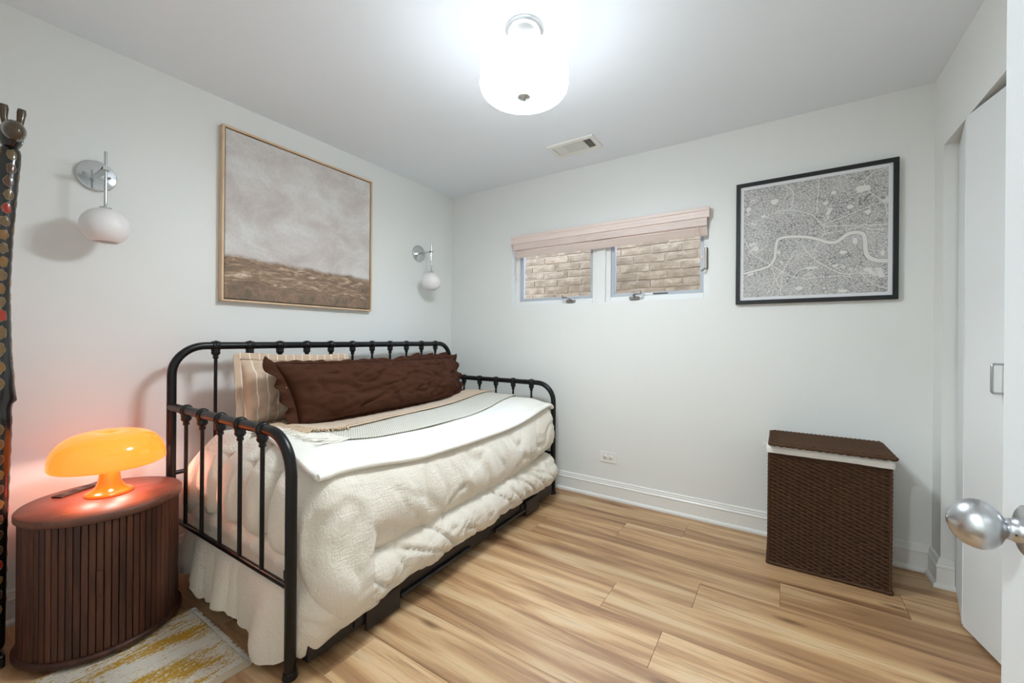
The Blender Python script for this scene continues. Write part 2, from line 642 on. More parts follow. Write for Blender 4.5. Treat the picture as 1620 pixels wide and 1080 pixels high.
def baseboard(name, path, label):
    """path of floor points; room lies to the right of travel"""
    m = MB()
    n = len(path)
    P = [Vector((x, y, 0)) for x, y in path]
    rows = []
    for i in range(n):
        din = (P[i] - P[i - 1]).normalized() if i else None
        dout = (P[i + 1] - P[i]).normalized() if i < n - 1 else None
        nrm = lambda d: Vector((d.y, -d.x, 0))
        if din is None:
            off = nrm(dout)
        elif dout is None:
            off = nrm(din)
        else:
            a, b = nrm(din), nrm(dout)
            off = (a + b) / max(0.3, 1 + a.dot(b))
        rows.append([P[i] + off * o_ + Vector((0, 0, z)) for o_, z in BP])
    np_ = len(BP)
    vs = [v for r_ in rows for v in r_]
    fs = [(i * np_ + j, i * np_ + (j + 1) % np_, (i + 1) * np_ + (j + 1) % np_, (i + 1) * np_ + j) for i in range(n - 1) for j in range(np_)]
    fs += [tuple(range(np_)), tuple(range((n - 1) * np_, n * np_))[::-1]]
    return tag(fix_normals(m.add(vs, fs).build(name, M_trim)), label, 'baseboard', kind='structure')


baseboard('baseboard_left', [(0, YF), (0, -0.001)], 'white moulded baseboard along the left wall behind the nightstand')
baseboard('baseboard_back', [(0.031, 0), (XR, 0), (XR, CY1), (XR + 0.045, CY1)], 'white moulded baseboard along the back wall, wrapping the closet corner')
baseboard('baseboard_right', [(XR, CY0), (XR, YF)], 'white moulded baseboard on the right wall past the closet')

# ------------------------------------------------------------------ windows
WY = 0.062


def rect_frame(m, x0, x1, z0, z1, w, y0, y1, wb=None):
    wb = wb or w
    m.box(x0, x0 + w, y0, y1, z0, z1).box(x1 - w, x1, y0, y1, z0, z1)
    m.box(x0 + w, x1 - w, y0, y1, z0, z0 + wb).box(x0 + w, x1 - w, y0, y1, z1 - w, z1)
    return m


def window(name, x0, x1, label, crank_x, side):
    o = empty(name, ((x0 + x1) / 2, WY, WZ0), label, 'window', kind='structure')
    dx, dz = -(x0 + x1) / 2, -WZ0
    def sh(a, b):
        return a + dx, b + dx
    X0, X1 = sh(x0, x1)
    top = WZ1 - WZ0
    rect_frame(MB(), X0, X1, 0.0, top, 0.036, 0.0, 0.058, 0.04).build('frame', M_vinyl, o, bevel=0.003)
    m = MB()
    m.box(X0 + .036, X1 - .036, -0.012, 0.002, 0.0, 0.012)
    m.build('sill_lip', M_vinyl, o, bevel=0.002)
    rect_frame(MB(), X0 + .036, X1 - .036, 0.04, top - .036, 0.024, 0.016, 0.05).build('sash', M_sash, o, bevel=0.002)
    MB().box(X0 + .058, X1 - .058, 0.034, 0.038, 0.062, top - .058).build('pane', M_glass, o)
    # crank handle on the lower frame member
    cx = crank_x + dx
    m = MB().box(cx - .034, cx + .034, -0.034, 0.004, 0.012, 0.036)
    h = m.build('crank_housing', M_brushed, o, bevel=0.006)
    m = MB()
    m.tube([(cx + .006, -0.036, 0.03), (cx + .004, -0.05, 0.042), (cx - side * .02, -0.056, 0.05), (cx - side * .052, -0.052, 0.052)], [0.009, 0.0085, 0.007, 0.006], 10)
    m.tube([(cx - side * .052, -0.052, 0.046), (cx - side * .054, -0.053, 0.07)], [0.0065, 0.005], 10)
    m.build('crank_handle', M_brushed, h)
    return o


w1 = window('window_1', WX0, 1.394, 'left awning window under the blind with grey sash and brick view', 1.185, 1)
w2 = window('window_2', 1.462, WX1 - .002, 'right awning window under the blind with a paper sticker on its sash', 1.68, -1)
o = MB().box(1.394, 1.462, 0.045, T, WZ0, WZ1).build('trim_1', M_vinyl, bevel=0.003)
tag(o, 'white mullion post between the two windows', 'trim', kind='structure')
# sticker and side latch of the right window
cx0 = (1.462 + WX1 - .002) / 2
MB().box(1.745 - cx0, 1.80 - cx0, 0.0135, 0.0155, 0.046, 0.058).build('sticker', M_white_plastic, w2)
MB().box(1.80 - cx0, 1.90 - cx0, 0.0135, 0.0155, 0.047, 0.057).build('label_strip', plain('label_grey', (92, 90, 88), 0.6), w2)
m = MB().box(2.135 - cx0, 2.15 - cx0, -0.03, 0.0, 0.19, 0.33)
lt = m.build('side_latch', M_brushed, w2, bevel=0.004)
MB().tube([(2.142 - cx0, -0.02, 0.2), (2.13 - cx0, -0.034, 0.185), (2.116 - cx0, -0.036, 0.178)], 0.006, 8).build('latch_lever', M_brushed, lt)

# brick wall of the light well outside
bw = MB().box(-1.2, 3.6, 0.792, 0.95, -0.08, 2.155).build('brick_wall', M_mortar)
tag(bw, 'weathered tan brick wall close outside the windows', 'brick wall')
bh, bl = 0.0745, 0.262
brick_meshes = []
for q in range(5):
    hx, hy, hz = 0.125, 0.011, 0.0305
    nx, nz_ = 7, 3
    def BPnt(i, j):
        x = -hx + 2 * hx * i / (nx - 1)
        z = -hz + 2 * hz * j / (nz_ - 1)
        e = 1.0 if 0 < i < nx - 1 and 0 < j < nz_ - 1 else 0.72
        return (x + 0.004 * nz(x * 30, z * 30, q * 9 + 3), -hy * e - 0.004 * nz(x * 25, q * 7.1, z * 60), z + 0.004 * nz(x * 14, q * 5.3, z * 9))
    m = MB().grid(BPnt, nx, nz_, smooth=False)
    rim = [i * nz_ for i in range(nx)] + [(nx - 1) * nz_ + j for j in range(1, nz_)] + [i * nz_ + nz_ - 1 for i in range(nx - 2, -1, -1)] + [1]
    base = len(m.v)
    m.v += [(m.v[i][0], 0.008, m.v[i][2]) for i in rim]
    nr = len(rim)
    for a in range(nr):
        m.f.append((rim[a], rim[(a + 1) % nr], base + (a + 1) % nr, base + a))
        m.sm.append(False)
    ob = m.build('brick', M_brick, bw, loc=(0, 0, -5))
    brick_meshes.append(ob)
first = set()
for row in range(12):
    z = 1.26 + row * bh
    off = (0.5 * (row % 2) + 0.13 * random.random()) * bl
    for c_ in range(11):
        x = -0.25 + off + c_ * bl
        q = (row * 3 + c_ * 2 + random.randint(0, 1)) % 5
        loc = (x, 0.792 - random.uniform(0, .006), z + random.uniform(-.004, .004))
        rot = (0, random.uniform(-.012, .012), 0)
        if q not in first:
            first.add(q)
            brick_meshes[q].location = loc
            brick_meshes[q].rotation_euler = rot
        else:
            share(brick_meshes[q], bw, loc, rot)
for q in range(5):
    if q not in first:
        bpy.data.objects.remove(brick_meshes[q])
o = MB().box(-1.2, 3.6, T, 0.8, -0.08, 0.9).build('trim_2', M_mortar)
tag(o, 'floor of the light well below the windows', 'trim', kind='structure')

# blind
bl_ = empty('wooden_blind', (1.425, 0.0, 1.85), 'raised pale pink wooden blind over both windows', 'blind')
BX0, BX1 = -0.738, 0.746
m = MB()
vp = [(-0.046, 0.066), (-0.052, 0.070), (-0.052, 0.086), (-0.047, 0.092), (-0.047, 0.108), (-0.053, 0.114), (-0.053, 0.130), (-0.048, 0.135), (-0.036, 0.135), (-0.036, 0.066)]
vs = [(x, y, z) for x in (BX0, BX1) for y, z in vp]
n_ = len(vp)
m.add(vs, [(j, (j + 1) % n_, n_ + (j + 1) % n_, n_ + j) for j in range(n_)] + [tuple(range(n_))[::-1], tuple(range(n_, 2 * n_))])
m.box(BX0, BX0 + .01, -0.036, -0.001, 0.066, 0.135).box(BX1 - .01, BX1, -0.036, -0.001, 0.066, 0.135)
fix_normals(m.build('valance', M_blind, bl_))
MB().box(BX0 + .016, BX1 - .012, -0.03, 0.012, 0.094, 0.13).build('headrail', M_blind, bl_)
sl = MB().box(BX0 + .018, BX1 - .014, -0.043, 0.008, -0.0019, 0.0019).build('slat', M_blind, bl_, loc=(0, 0, 0.022))
for i in range(1, 14):
    share(sl, bl_, (0, random.uniform(-.0015, .0015), 0.022 + i * 0.0045), (random.uniform(-.01, .01), 0, 0))
brl = MB().box(BX0 + .018, BX1 - .014, -0.030, 0.030, -0.006, 0.006).build('bottom_rail', M_blind, bl_, bevel=0.002, loc=(0, -0.006, -0.010))
brl.rotation_euler = (-0.82, 0, 0)
for lx in (-0.62, 0.02, 0.63):
    for dy in (-0.036, 0.02):
        MB().tube([(lx, dy, 0.1), (lx + .002, dy - .001, 0.05), (lx, dy, 0.01)], 0.0013, 6).build('ladder_cord', M_cord, bl_)
    for q in range(3):
        MB().tube([(lx + .012 * cos(t * .7 + q), -0.0375 - .002 * q, 0.04 + .012 * q + .01 * sin(t * .7)) for t in range(9)], 0.0012, 6).build('cord_loop', M_cord, bl_)
for lx, zb, sw in ((-0.70, -0.205, 0.012), (0.675, -0.17, 0.03)):
    m = MB()
    m.tube([(lx, -0.04, 0.066), (lx + sw * .3, -0.042, -0.05), (lx + sw, -0.04, zb)], 0.0014, 6)
    m.tube([(lx + .008, -0.04, 0.066), (lx - .004, -0.043, -0.06), (lx + sw - .012, -0.041, zb + .015)], 0.0014, 6)
    c_ = m.build('pull_cord', M_cord, bl_)
    MB().lathe([(0.002, 0.028), (0.005, 0.02), (0.0065, 0.002), (0.005, 0)], 12, (lx + sw, -0.04, zb - .026)).build('tassel', M_blind, c_)

# ------------------------------------------------------------------ closet folding door (door_2)
d2 = empty('door_2', (3.235, -0.14, 0), 'white folding closet door standing slightly ajar beside the hamper', 'door', kind='structure')


def panel(m, a, b, z0, z1, t):
    a, b = Vector(a), Vector(b)
    d = (b - a).normalized()
    n = Vector((d.y, -d.x))
    q = [a, b, b - n * t, a - n * t]
    m.add([(p.x, p.y, z) for z in (z0, z1) for p in q], [(0, 1, 2, 3), (4, 7, 6, 5), (0, 4, 5, 1), (1, 5, 6, 2), (2, 6, 7, 3), (3, 7, 4, 0)])
    return m


of = Vector((3.235, -0.14))
A, Bp, C2, D2 = Vector((3.232, -0.142)), Vector((3.166, -0.478)), Vector((3.165, -0.490)), Vector((3.231, -0.834))
for nm, p, q in (('leaf', A, Bp), ('leaf', C2, D2)):
    fix_normals(panel(MB(), p - of, q - of, 0.012, 2.05, 0.03).build(nm, M_door, d2, bevel=0.002))
dd = (D2 - C2).normalized()
nn = Vector((dd.y, -dd.x)) if Vector((dd.y, -dd.x)).x < 0 else Vector((-dd.y, dd.x))
hb = C2 + dd * 0.218 - of
pts = []
for w_, z in ((0, 1.070), (0.032, 1.070), (0.032, 0.967), (0, 0.967)):
    p = hb + nn * w_
    pts.append(Vector((p.x, p.y, z)))
path = [pts[0]] + arc_path(pts[0], pts[1], pts[2], 0.009, 6) + arc_path(pts[1], pts[2], pts[3], 0.009, 6) + [pts[3]]
MB().tube(path, 0.0045, 10).build('pull_handle', M_nickel, d2)

# ------------------------------------------------------------------ open entry door (door_1)
EX, EY = 2.797, -2.04
d1 = empty('door_1', (EX, -2.90, 0), 'white open entry door at the right edge with a steel knob', 'door', kind='structure')
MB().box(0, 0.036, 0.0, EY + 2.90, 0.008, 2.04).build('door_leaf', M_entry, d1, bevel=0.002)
ky, kz = -2.115 + 2.90, 0.9235
Rx = Matrix.Rotation(-pi / 2, 3, 'Y')       # local z -> -x
egg = [(0.0, 0.0695), (0.007, 0.0692), (0.0085, 0.0680), (0.0135, 0.0665), (0.0205, 0.0620), (0.0258, 0.0555), (0.0288, 0.048), (0.0295, 0.042),
       (0.0286, 0.0365), (0.0255, 0.031), (0.0205, 0.0262), (0.0150, 0.0232), (0.0122, 0.0215), (0.0120, 0.0165), (0.0128, 0.0160),
       (0.0130, 0.0135), (0.0142, 0.0130), (0.0142, 0.0065)]
kb = MB().lathe(egg, 48, (0, ky, kz), Rx)
kn_ = kb.build('door_knob', M_nickel, d1)
fix_normals(kn_)
MB().lathe([(0.0, 0.0072), (0.026, 0.0068), (0.030, 0.004), (0.0305, 0.0)], 48, (0, ky, kz), Rx).build('rose', M_nickel, kn_)
MB().lathe([(0.0, 0.0702), (0.0042, 0.0700), (0.0048, 0.0680)], 20, (0, ky, kz), Rx).build('lock_button', M_brushed, kn_)
MB().lathe([(0.0, 0.0005), (0.0014, 0.0)], 10, (-0.0150, ky - .0126, kz - .002), Matrix.Rotation(pi / 2, 3, 'X')).build('set_screw', M_dark, kn_)
for z in (0.25, 1.02, 1.8):
    MB().tube([(0.018, -0.006, z - .045), (0.018, -0.006, z + .045)], 0.007, 10).build('hinge', M_nickel, d1)

# ------------------------------------------------------------------ ceiling light
cl_ = empty('ceiling_light', (1.648, -1.405, H), 'lit white glass drum ceiling light with nickel canopy', 'ceiling light')
MB().lathe([(0.0, 0.0), (0.078, 0.0), (0.080, -0.008), (0.076, -0.022), (0.060, -0.030), (0.012, -0.032), (0.010, -0.05), (0.008, -0.268), (0.0, -0.268)][::-1], 48).build('canopy', metal_mat('pale_nickel', (226, 226, 226), 0.4), cl_)
prof = []
R0, zt, zb = 0.183, -0.156, -0.275
prof += [(R0 - .004, zt), (R0, zt)]
prof += [(R0, zb + .04)]
for i in range(1, 9):
    t = pi / 2 * i / 8
    prof.append((R0 - .04 + .04 * cos(t), zb + .04 - .04 * sin(t)))
prof += [(0.09, zb - .003), (0.012, zb - .004)]
MB().lathe(prof, 64, cap=False).build('glass_shade', M_lamp_glass, cl_)
MB().lathe([(0.0, zt - .002), (0.1775, zt - .002), (0.1775, zt - .006), (0.0, zt - .006)], 48).build('light_block_disc', M_white_plastic, cl_)  # unseen disc added inside the glass to block light going up
MB().lathe([(0.0, -0.300), (0.006, -0.299), (0.009, -0.294), (0.024, -0.292), (0.029, -0.288), (0.029, -0.283), (0.018, -0.2795), (0.0, -0.2795)], 32).build('finial', M_nickel, cl_)

# unseen fill light added in the hallway to brighten the room
hl = empty('hall_fill_light', (1.7, -3.85, H), 'added fill light shaped as a round ceiling lamp, unseen behind the viewpoint', 'ceiling light')
MB().lathe([(0.0, -0.05), (0.10, -0.045), (0.15, -0.025), (0.16, 0.0)], 32).build('fill_glow_cover', glow('hall_fill_glow', (255, 250, 244), 6.0), hl)
ld = bpy.data.lights.new('hall_fill_disk', 'AREA')
ld.shape = 'DISK'
ld.size = 0.3
ld.energy = HALL_FILL
ld.color = (0.86, 0.94, 1.0)
lo = bpy.data.objects.new('hall_fill_disk', ld)
col.objects.link(lo)
lo.parent = hl
lo.location = (0, 0, -0.07)

# air vent
av = empty('air_vent', (1.385, -0.335, H), 'white louvred air vent in the ceiling near the lamp', 'vent')
a0, a1, b0, b1 = -0.165, 0.165, -0.098, 0.098
rect_h = MB()
for x0, x1, y0, y1 in ((a0, a1, b0, b0 + .034), (a0, a1, b1 - .034, b1), (a0, a0 + .03, b0 + .034, b1 - .034), (a1 - .03, a1, b0 + .034, b1 - .034)):
    rect_h.box(x0, x1, y0, y1, -0.010, 0.0)
rect_h.box(-.075, -.068, b0 + .034, b1 - .034, -0.010, 0).box(.075, .082, b0 + .034, b1 - .034, -0.010, 0)
rect_h.build('frame', M_white_plastic, av, bevel=0.002)
MB().box(a0 + .03, .078, b0 + .034, b1 - .034, -0.0012, 0.0).build('damper', plain('vent_damper', (196, 196, 194), 0.5), av)
MB().box(.078, a1 - .03, b0 + .034, b1 - .034, -0.0015, 0.0).build('backing', M_dark, av)
s1 = MB().box(-0.0045, 0.0045, b0 + .034, b1 - .034, -0.0008, 0.0008).build('louvre', M_white_plastic, av, loc=(-0.125, 0, -0.006))
s1.rotation_euler = (0, -0.6, 0)
for i in range(1, 5):
    share(s1, av, (-0.125 + i * 0.0115, 0, -0.006), (0, -0.6, 0))
for i in range(5):
    share(s1, av, (0.090 + i * 0.0125, 0, -0.006), (0, 1.05, 0))
s2 = MB().box(-0.068, 0.075, -0.006, 0.006, -0.0008, 0.0008).build('louvre', M_white_plastic, av, loc=(0, -0.058, -0.006))
s2.rotation_euler = (0.22, 0, 0)
for i in range(1, 11):
    share(s2, av, (0, -0.058 + i * 0.0117, -0.006), (0.22, 0, 0))

# ------------------------------------------------------------------ outlet on the back wall
ot = empty('wall_outlet', (1.514, 0, 0.295), 'white double power outlet low on the back wall', 'outlet')
MB().box(-0.063, 0.063, -0.006, 0, -0.038, 0.038).build('cover_plate', M_white_plastic, ot, bevel=0.003)
for sx in (-0.0215, 0.0215):
    q = MB().lathe([(0.0, 0.0085), (0.0155, 0.0085), (0.0165, 0.006)], 24, (sx, 0, 0), Matrix.Rotation(pi / 2, 3, 'X')).build('socket', M_white_plastic, ot)
    MB().box(sx - .010, sx - .001, -0.0092, -0.008, 0.005, 0.0075).box(sx - .010, sx - .001, -0.0092, -0.008, -0.0075, -0.005) \
        .lathe([(0.0, 0.0092), (0.003, 0.0092), (0.003, 0.008)], 10, (sx + .008, 0, 0), Matrix.Rotation(pi / 2, 3, 'X')).build('slots', M_dark, q)

# ------------------------------------------------------------------ landscape painting (left wall)
pt = empty('landscape_painting', (0, -1.398, 1.337), 'large beige landscape painting in a thin pale wood frame above the daybed', 'painting')
hw, ph, fd, ft = 0.4815, 0.952, 0.042, 0.011
r1 = MB().box(0, fd, -hw, hw, 0, ft).build('frame_rail', M_pale_wood, pt, bevel=0.001)
share(r1, pt, (0, 0, ph - ft))
r2 = MB().box(0, fd, -hw, -hw + ft, ft, ph - ft).build('frame_rail', M_pale_wood, pt, bevel=0.001)
share(r2, pt, (0, 2 * hw - ft, 0))
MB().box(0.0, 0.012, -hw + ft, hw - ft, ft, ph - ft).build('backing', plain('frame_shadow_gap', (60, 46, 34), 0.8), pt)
MB().box(0.012, 0.034, -hw + ft + .006, hw - ft - .006, ft + .006, ph - ft - .006).build('canvas', M_canvas, pt)

# ------------------------------------------------------------------ framed map (back wall)
mp_ = empty('framed_map', (2.684, 0, 1.365), 'black framed black and white street map on the back wall', 'framed print')
hw, ph, fw = 0.3665, 0.728, 0.0225
q1 = MB().box(-hw, hw, -0.026, -0.001, 0, fw).build('frame_rail', M_frame_black, mp_, bevel=0.0015)
share(q1, mp_, (0, 0, ph - fw))
q2 = MB().box(-hw, -hw + fw, -0.026, -0.001, fw, ph - fw).build('frame_rail', M_frame_black, mp_, bevel=0.0015)
share(q2, mp_, (2 * hw - fw, 0, 0))
MB().box(-hw + fw, hw - fw, -0.017, -0.002, fw, ph - fw).build('paper', M_paper, mp_)
pm = MB().box(-0.326, 0.326, -0.0176, -0.0165, 0.041, 0.687).build('map_print', M_map, mp_)
RIV = [(2.359, 1.549), (2.41, 1.561), (2.46, 1.572), (2.493, 1.588), (2.515, 1.624), (2.52, 1.662), (2.524, 1.709), (2.536, 1.736), (2.571, 1.744),
       (2.626, 1.74), (2.679, 1.728), (2.723, 1.711), (2.759, 1.692), (2.795, 1.687), (2.823, 1.705), (2.85, 1.726), (2.884, 1.729), (2.911, 1.715),
       (2.919, 1.679), (2.921, 1.636), (2.932, 1.595), (2.964, 1.572), (3.009, 1.565)]
ROADS = [[(2.558, 2.05), (2.601, 2.0), (2.601, 1.944), (2.59, 1.899)], [(2.723, 2.05), (2.714, 1.905), (2.711, 1.86)],
         [(2.365, 1.842), (2.458, 1.868), (2.523, 1.896), (2.594, 1.896), (2.678, 1.861), (2.722, 1.813), (2.748, 1.755), (2.73, 1.716), (2.694, 1.634)],
         [(2.737, 1.788), (2.883, 1.841), (3.001, 1.881)], [(2.744, 1.783), (2.897, 1.765), (3.008, 1.753)],
         [(2.73, 1.739), (2.836, 1.747), (2.904, 1.755), (2.944, 1.736), (3.007, 1.728)],
         [(2.906, 2.003), (2.936, 1.936), (2.975, 1.894), (2.998, 1.861), (3.006, 1.804)],
         [(2.649, 1.685), (2.679, 1.635), (2.724, 1.585), (2.824, 1.513), (2.906, 1.511), (3.007, 1.486)],
         [(2.484, 1.714), (2.409, 1.664), (2.366, 1.748)], [(2.546, 1.412), (2.561, 1.553), (2.611, 1.643)],
         [(2.401, 1.665), (2.501, 1.587), (2.589, 1.523), (2.65, 1.5), (2.739, 1.502), (2.838, 1.503)],
         [(2.482, 1.425), (2.518, 1.5), (2.501, 1.578)], [(2.909, 1.993), (2.955, 2.036), (3.006, 2.046)],
         [(2.906, 1.507), (2.952, 1.451), (3.004, 1.422)], [(2.557, 1.554), (2.526, 1.499), (2.55, 1.441)], [(2.604, 1.503), (2.635, 1.547), (2.702, 1.569)]]
PARKS = [(2.909, 1.959, 0.05, 0.029), (2.422, 1.694, 0.025, 0.025), (2.786, 1.96, 0.018, 0.015), (2.827, 1.629, 0.029, 0.015), (2.93, 1.833, 0.021, 0.018),
         (2.828, 1.42, 0.033, 0.014), (2.691, 1.556, 0.042, 0.01), (2.99, 1.61, 0.015, 0.021), (2.751, 1.908, 0.021, 0.012), (2.514, 1.959, 0.029, 0.025),
         (2.856, 1.872, 0.021, 0.017), (2.635, 1.445, 0.025, 0.017), (2.878, 1.684, 0.015, 0.029), (2.382, 1.934, 0.021, 0.021), (2.458, 1.882, 0.021, 0.012),
         (2.796, 1.56, 0.021, 0.01), (2.529, 1.661, 0.025, 0.021), (2.393, 1.548, 0.029, 0.017)]


def smooth_line(pts, n=6):
    P = [Vector((x - 2.684, z - 1.365)) for x, z in pts]
    P = [P[0]] + P + [P[-1]]
    out = []
    for i in range(1, len(P) - 2):
        for s_ in range(n):
            t = s_ / n
            p0, p1, p2, p3 = P[i - 1:i + 3]
            out.append(0.5 * (2 * p1 + (p2 - p0) * t + (2 * p0 - 5 * p1 + 4 * p2 - p3) * t * t + (3 * p1 - p0 - 3 * p2 + p3) * t ** 3))
    out.append(P[-2])
    return out


def ribbon(m, line, w, y, off=0.0):
    n = len(line)
    vs = []
    for i, p in enumerate(line):
        t = (line[min(i + 1, n - 1)] - line[max(i - 1, 0)]).normalized()
        nn_ = Vector((-t.y, t.x))
        ww = w(i / (n - 1)) if callable(w) else w
        for s_ in (1, -1):
            q = p + nn_ * (off + s_ * ww / 2)
            vs.append((q.x, y, q.y))
    m.add(vs, [(2 * i, 2 * i + 1, 2 * i + 3, 2 * i + 2) for i in range(n - 1)])


m = MB()
for rd in ROADS:
    ribbon(m, smooth_line(rd, 4), 0.0034, -0.01790)
m.build('printed_roads', M_map_white, mp_)
m = MB()
for x, z, a, b in PARKS:
    n = 18
    ph_ = random.random() * 9
    vs = [(x - 2.684, -0.0178, z - 1.365)] + [(x - 2.684 + a * .62 * cos(t) * (1 + .45 * nz(cos(t) * 1.4 + ph_, sin(t) * 1.4, 0)), -0.0178,
                                               z - 1.365 + b * .62 * sin(t) * (1 + .45 * nz(cos(t) * 1.4 + ph_, sin(t) * 1.4, 3))) for t in [2 * pi * i / n for i in range(n)]]
    m.add(vs, [(0, 1 + i, 1 + (i + 1) % n) for i in range(n)])
m.build('printed_parks', M_map_white, mp_)['kind'] = 'stuff'
m = MB()
rl = smooth_line(RIV, 6)
ribbon(m, rl, lambda t: 0.0155 + 0.008 * t, -0.01805)
m.build('printed_river_bank', M_map_ink, mp_)
m = MB()
ribbon(m, rl, lambda t: 0.0128 + 0.008 * t, -0.01825)
m.build('printed_river', M_map_white, mp_)

# ------------------------------------------------------------------ wall sconces
def sconce(y, label):
    o = empty('wall_sconce', (0, y, 1.852), label, 'wall lamp', 'pair of chrome globe wall sconces above the daybed')
    Ry = Matrix.Rotation(pi / 2, 3, 'Y')
    MB().lathe([(0.067, 0.0), (0.067, 0.012), (0.0655, 0.0155), (0.062, 0.0165), (0.0, 0.0165)], 48, (0, 0, 0), Ry).build('wall_plate', M_chrome, o)
    for sy in (-0.040, 0.040):
        MB().lathe([(0.0055, 0.0), (0.006, 0.005), (0.004, 0.0095), (0.0, 0.0108)], 16, (0.0165, sy, 0.0), Ry).build('screw', M_nickel, o)
    MB().box(0.0165, 0.158, -0.011, 0.011, -0.005, 0.005).box(0.140, 0.166, -0.011, 0.011, -0.008, 0.008).build('arm', M_chrome, o, bevel=0.001)
    MB().tube([(0.152, 0, -0.168), (0.152, 0, 0.072)], 0.0055, 12).build('rod', M_chrome, o)
    MB().lathe([(0.0, -0.160), (0.020, -0.164), (0.021, -0.171), (0.0, -0.172)][::-1], 24, (0.152, 0, 0)).build('cap', M_chrome, o)
    prof = []
    for i in range(25):
        t = 0.22 + (2.62 - 0.22) * i / 24
        prof.append((0.080 * sin(t), -0.245 + 0.077 * cos(t)))
    prof += [(0.038, -0.3095), (0.037, -0.304), (0.06, -0.28)]
    g = MB().lathe([(0.0, -0.1685)] + prof, 40, (0.152, 0, 0)).build('globe', M_opal, o)
    return o


sconce(-2.355, 'chrome wall sconce with white globe above the orange lamp, left of the painting')
sconce(-0.422, 'chrome wall sconce with white globe near the room corner, right of the painting')

# ------------------------------------------------------------------ daybed
BTH = 0.018
BLOC = (1.1788, -2.1099, 0.0)
LB, WB, ZS, ZB = 1.9613, 1.0143, 0.813, 1.098
bed = empty('metal_daybed', BLOC, 'black metal spindle daybed along the left wall', 'daybed', rz=BTH)
RT, RS = 0.0185, 0.0078


def end_frame(u):
    pts = [(0, u, 0.012)] + arc_path((0, u, 0.0), (0, u, ZS), (-WB, u, ZS), 0.135, 12) + [(-WB, u, ZS)]
    e = MB().tube(pts, RT, 16).build('end_frame', M_black, bed)
    MB().lathe([(0.0, 0.0), (0.024, 0.0), (0.025, 0.006), (0.021, 0.012), (0.0225, 0.018), (0.0195, 0.024)], 20, (0, u, 0)).build('foot', M_black, e)
    MB().tube([(0, u, 0.30), (-WB, u, 0.30)], 0.0105, 12).build('lower_rail', M_black, e)
    return e


ends = [end_frame(0.0), end_frame(LB)]
pts = [(-WB, 0, 0.012)] + arc_path((-WB, 0, 0), (-WB, 0, ZB), (-WB, LB, ZB), 0.135, 12) + arc_path((-WB, 0, ZB), (-WB, LB, ZB), (-WB, LB, 0), 0.135, 12) + [(-WB, LB, 0.012)]
bk = MB().tube(pts, RT, 16).build('back_frame', M_black, bed)
for u in (0, LB):
    MB().lathe([(0.0, 0.0), (0.024, 0.0), (0.025, 0.006), (0.021, 0.012), (0.0195, 0.024)], 20, (-WB, u, 0)).build('foot', M_black, bk)
MB().tube([(-WB, 0, 0.50), (-WB, LB, 0.50)], 0.0105, 12).build('lower_rail', M_black, bk)
MB().box(-0.10, -0.075, 0.03, LB - .03, 0.285, 0.315).build('front_rail', M_black, bed)
MB().box(-WB + .03, -WB + .055, 0.10, LB - .10, 0.285, 0.315).build('rear_rail', M_black, bed)
sl = MB().box(-WB + .03, -0.03, -0.02, 0.02, 0.315, 0.325).build('support_slat', M_black, bed, loc=(0, 0.25, 0))
for i in range(1, 6):
    share(sl, bed, (0, 0.25 + i * 0.29, 0))


def collar_mesh(axis):
    """moulded collar where a spindle meets the top rail; axis = rail direction"""
    m = MB()
    R = Matrix.Rotation(pi / 2, 3, 'Y') if axis == 'X' else Matrix.Rotation(-pi / 2, 3, 'X')
    ring = [(0.0186, -0.018), (0.0225, -0.0175), (0.0235, -0.013), (0.0222, -0.0095), (0.0255, -0.006), (0.0268, 0.0), (0.0255, 0.006), (0.0222, 0.0095), (0.0235, 0.013), (0.0225, 0.0175), (0.0186, 0.018)]
    m.lathe(ring, 20, (0, 0, 0), R)
    m.lathe([(0.0085, -0.066), (0.0118, -0.064), (0.0128, -0.058), (0.0105, -0.053), (0.0125, -0.049), (0.0185, -0.042), (0.0205, -0.036), (0.0185, -0.031), (0.0205, -0.022), (0.018, -0.012)], 18)
    return m


def spindle_row(frame, first_loc, step, count, zt_, zb_, axis):
    c0 = collar_mesh(axis).build('collar', M_black, frame, loc=(*first_loc, zt_))
    s0 = MB().tube([(0, 0, zb_ - zt_), (0, 0, -0.055)], RS, 10).build('spindle', M_black, frame, loc=(*first_loc, zt_))
    for i in range(1, count):
        p = (first_loc[0] + step[0] * i, first_loc[1] + step[1] * i, zt_)
        share(c0, frame, p)
        share(s0, frame, p)


for e, u in zip(ends, (0.0, LB)):
    spindle_row(e, (-0.1889, u), (-0.1649, 0), 5, ZS, 0.30, 'X')
spindle_row(bk, (-WB, 0.1789), (0, 0.1602), 11, ZB, 0.50, 'Y')

# trundle frame beneath
tr_ = empty('trundle_bed', BLOC, 'low black steel trundle frame under the daybed', 'trundle', rz=BTH)
MB().box(0.008, 0.030, 0.045, 1.885, 0.030, 0.112).build('front_panel', M_trundle, tr_, bevel=0.002)
MB().box(-0.95, -0.93, 0.045, 1.885, 0.030, 0.112).build('rear_panel', M_trundle, tr_)
for u in (0.045, 1.865):
    MB().box(-0.93, 0.008, u, u + .02, 0.030, 0.112).build('end_panel', M_trundle, tr_)
pl = MB().box(0.036, 0.050, -0.085, 0.085, 0.012, 0.104).build('caster_guard', M_trundle, tr_, loc=(0, 0.355, 0), bevel=0.004)
share(pl, tr_, (0, 1.575, 0))
br = MB().box(0.030, 0.037, -0.11, 0.11, 0.045, 0.09).build('bracket', M_trundle, tr_, loc=(0, 0.335, 0), bevel=0.001)
share(br, tr_, (0, 1.555, 0))
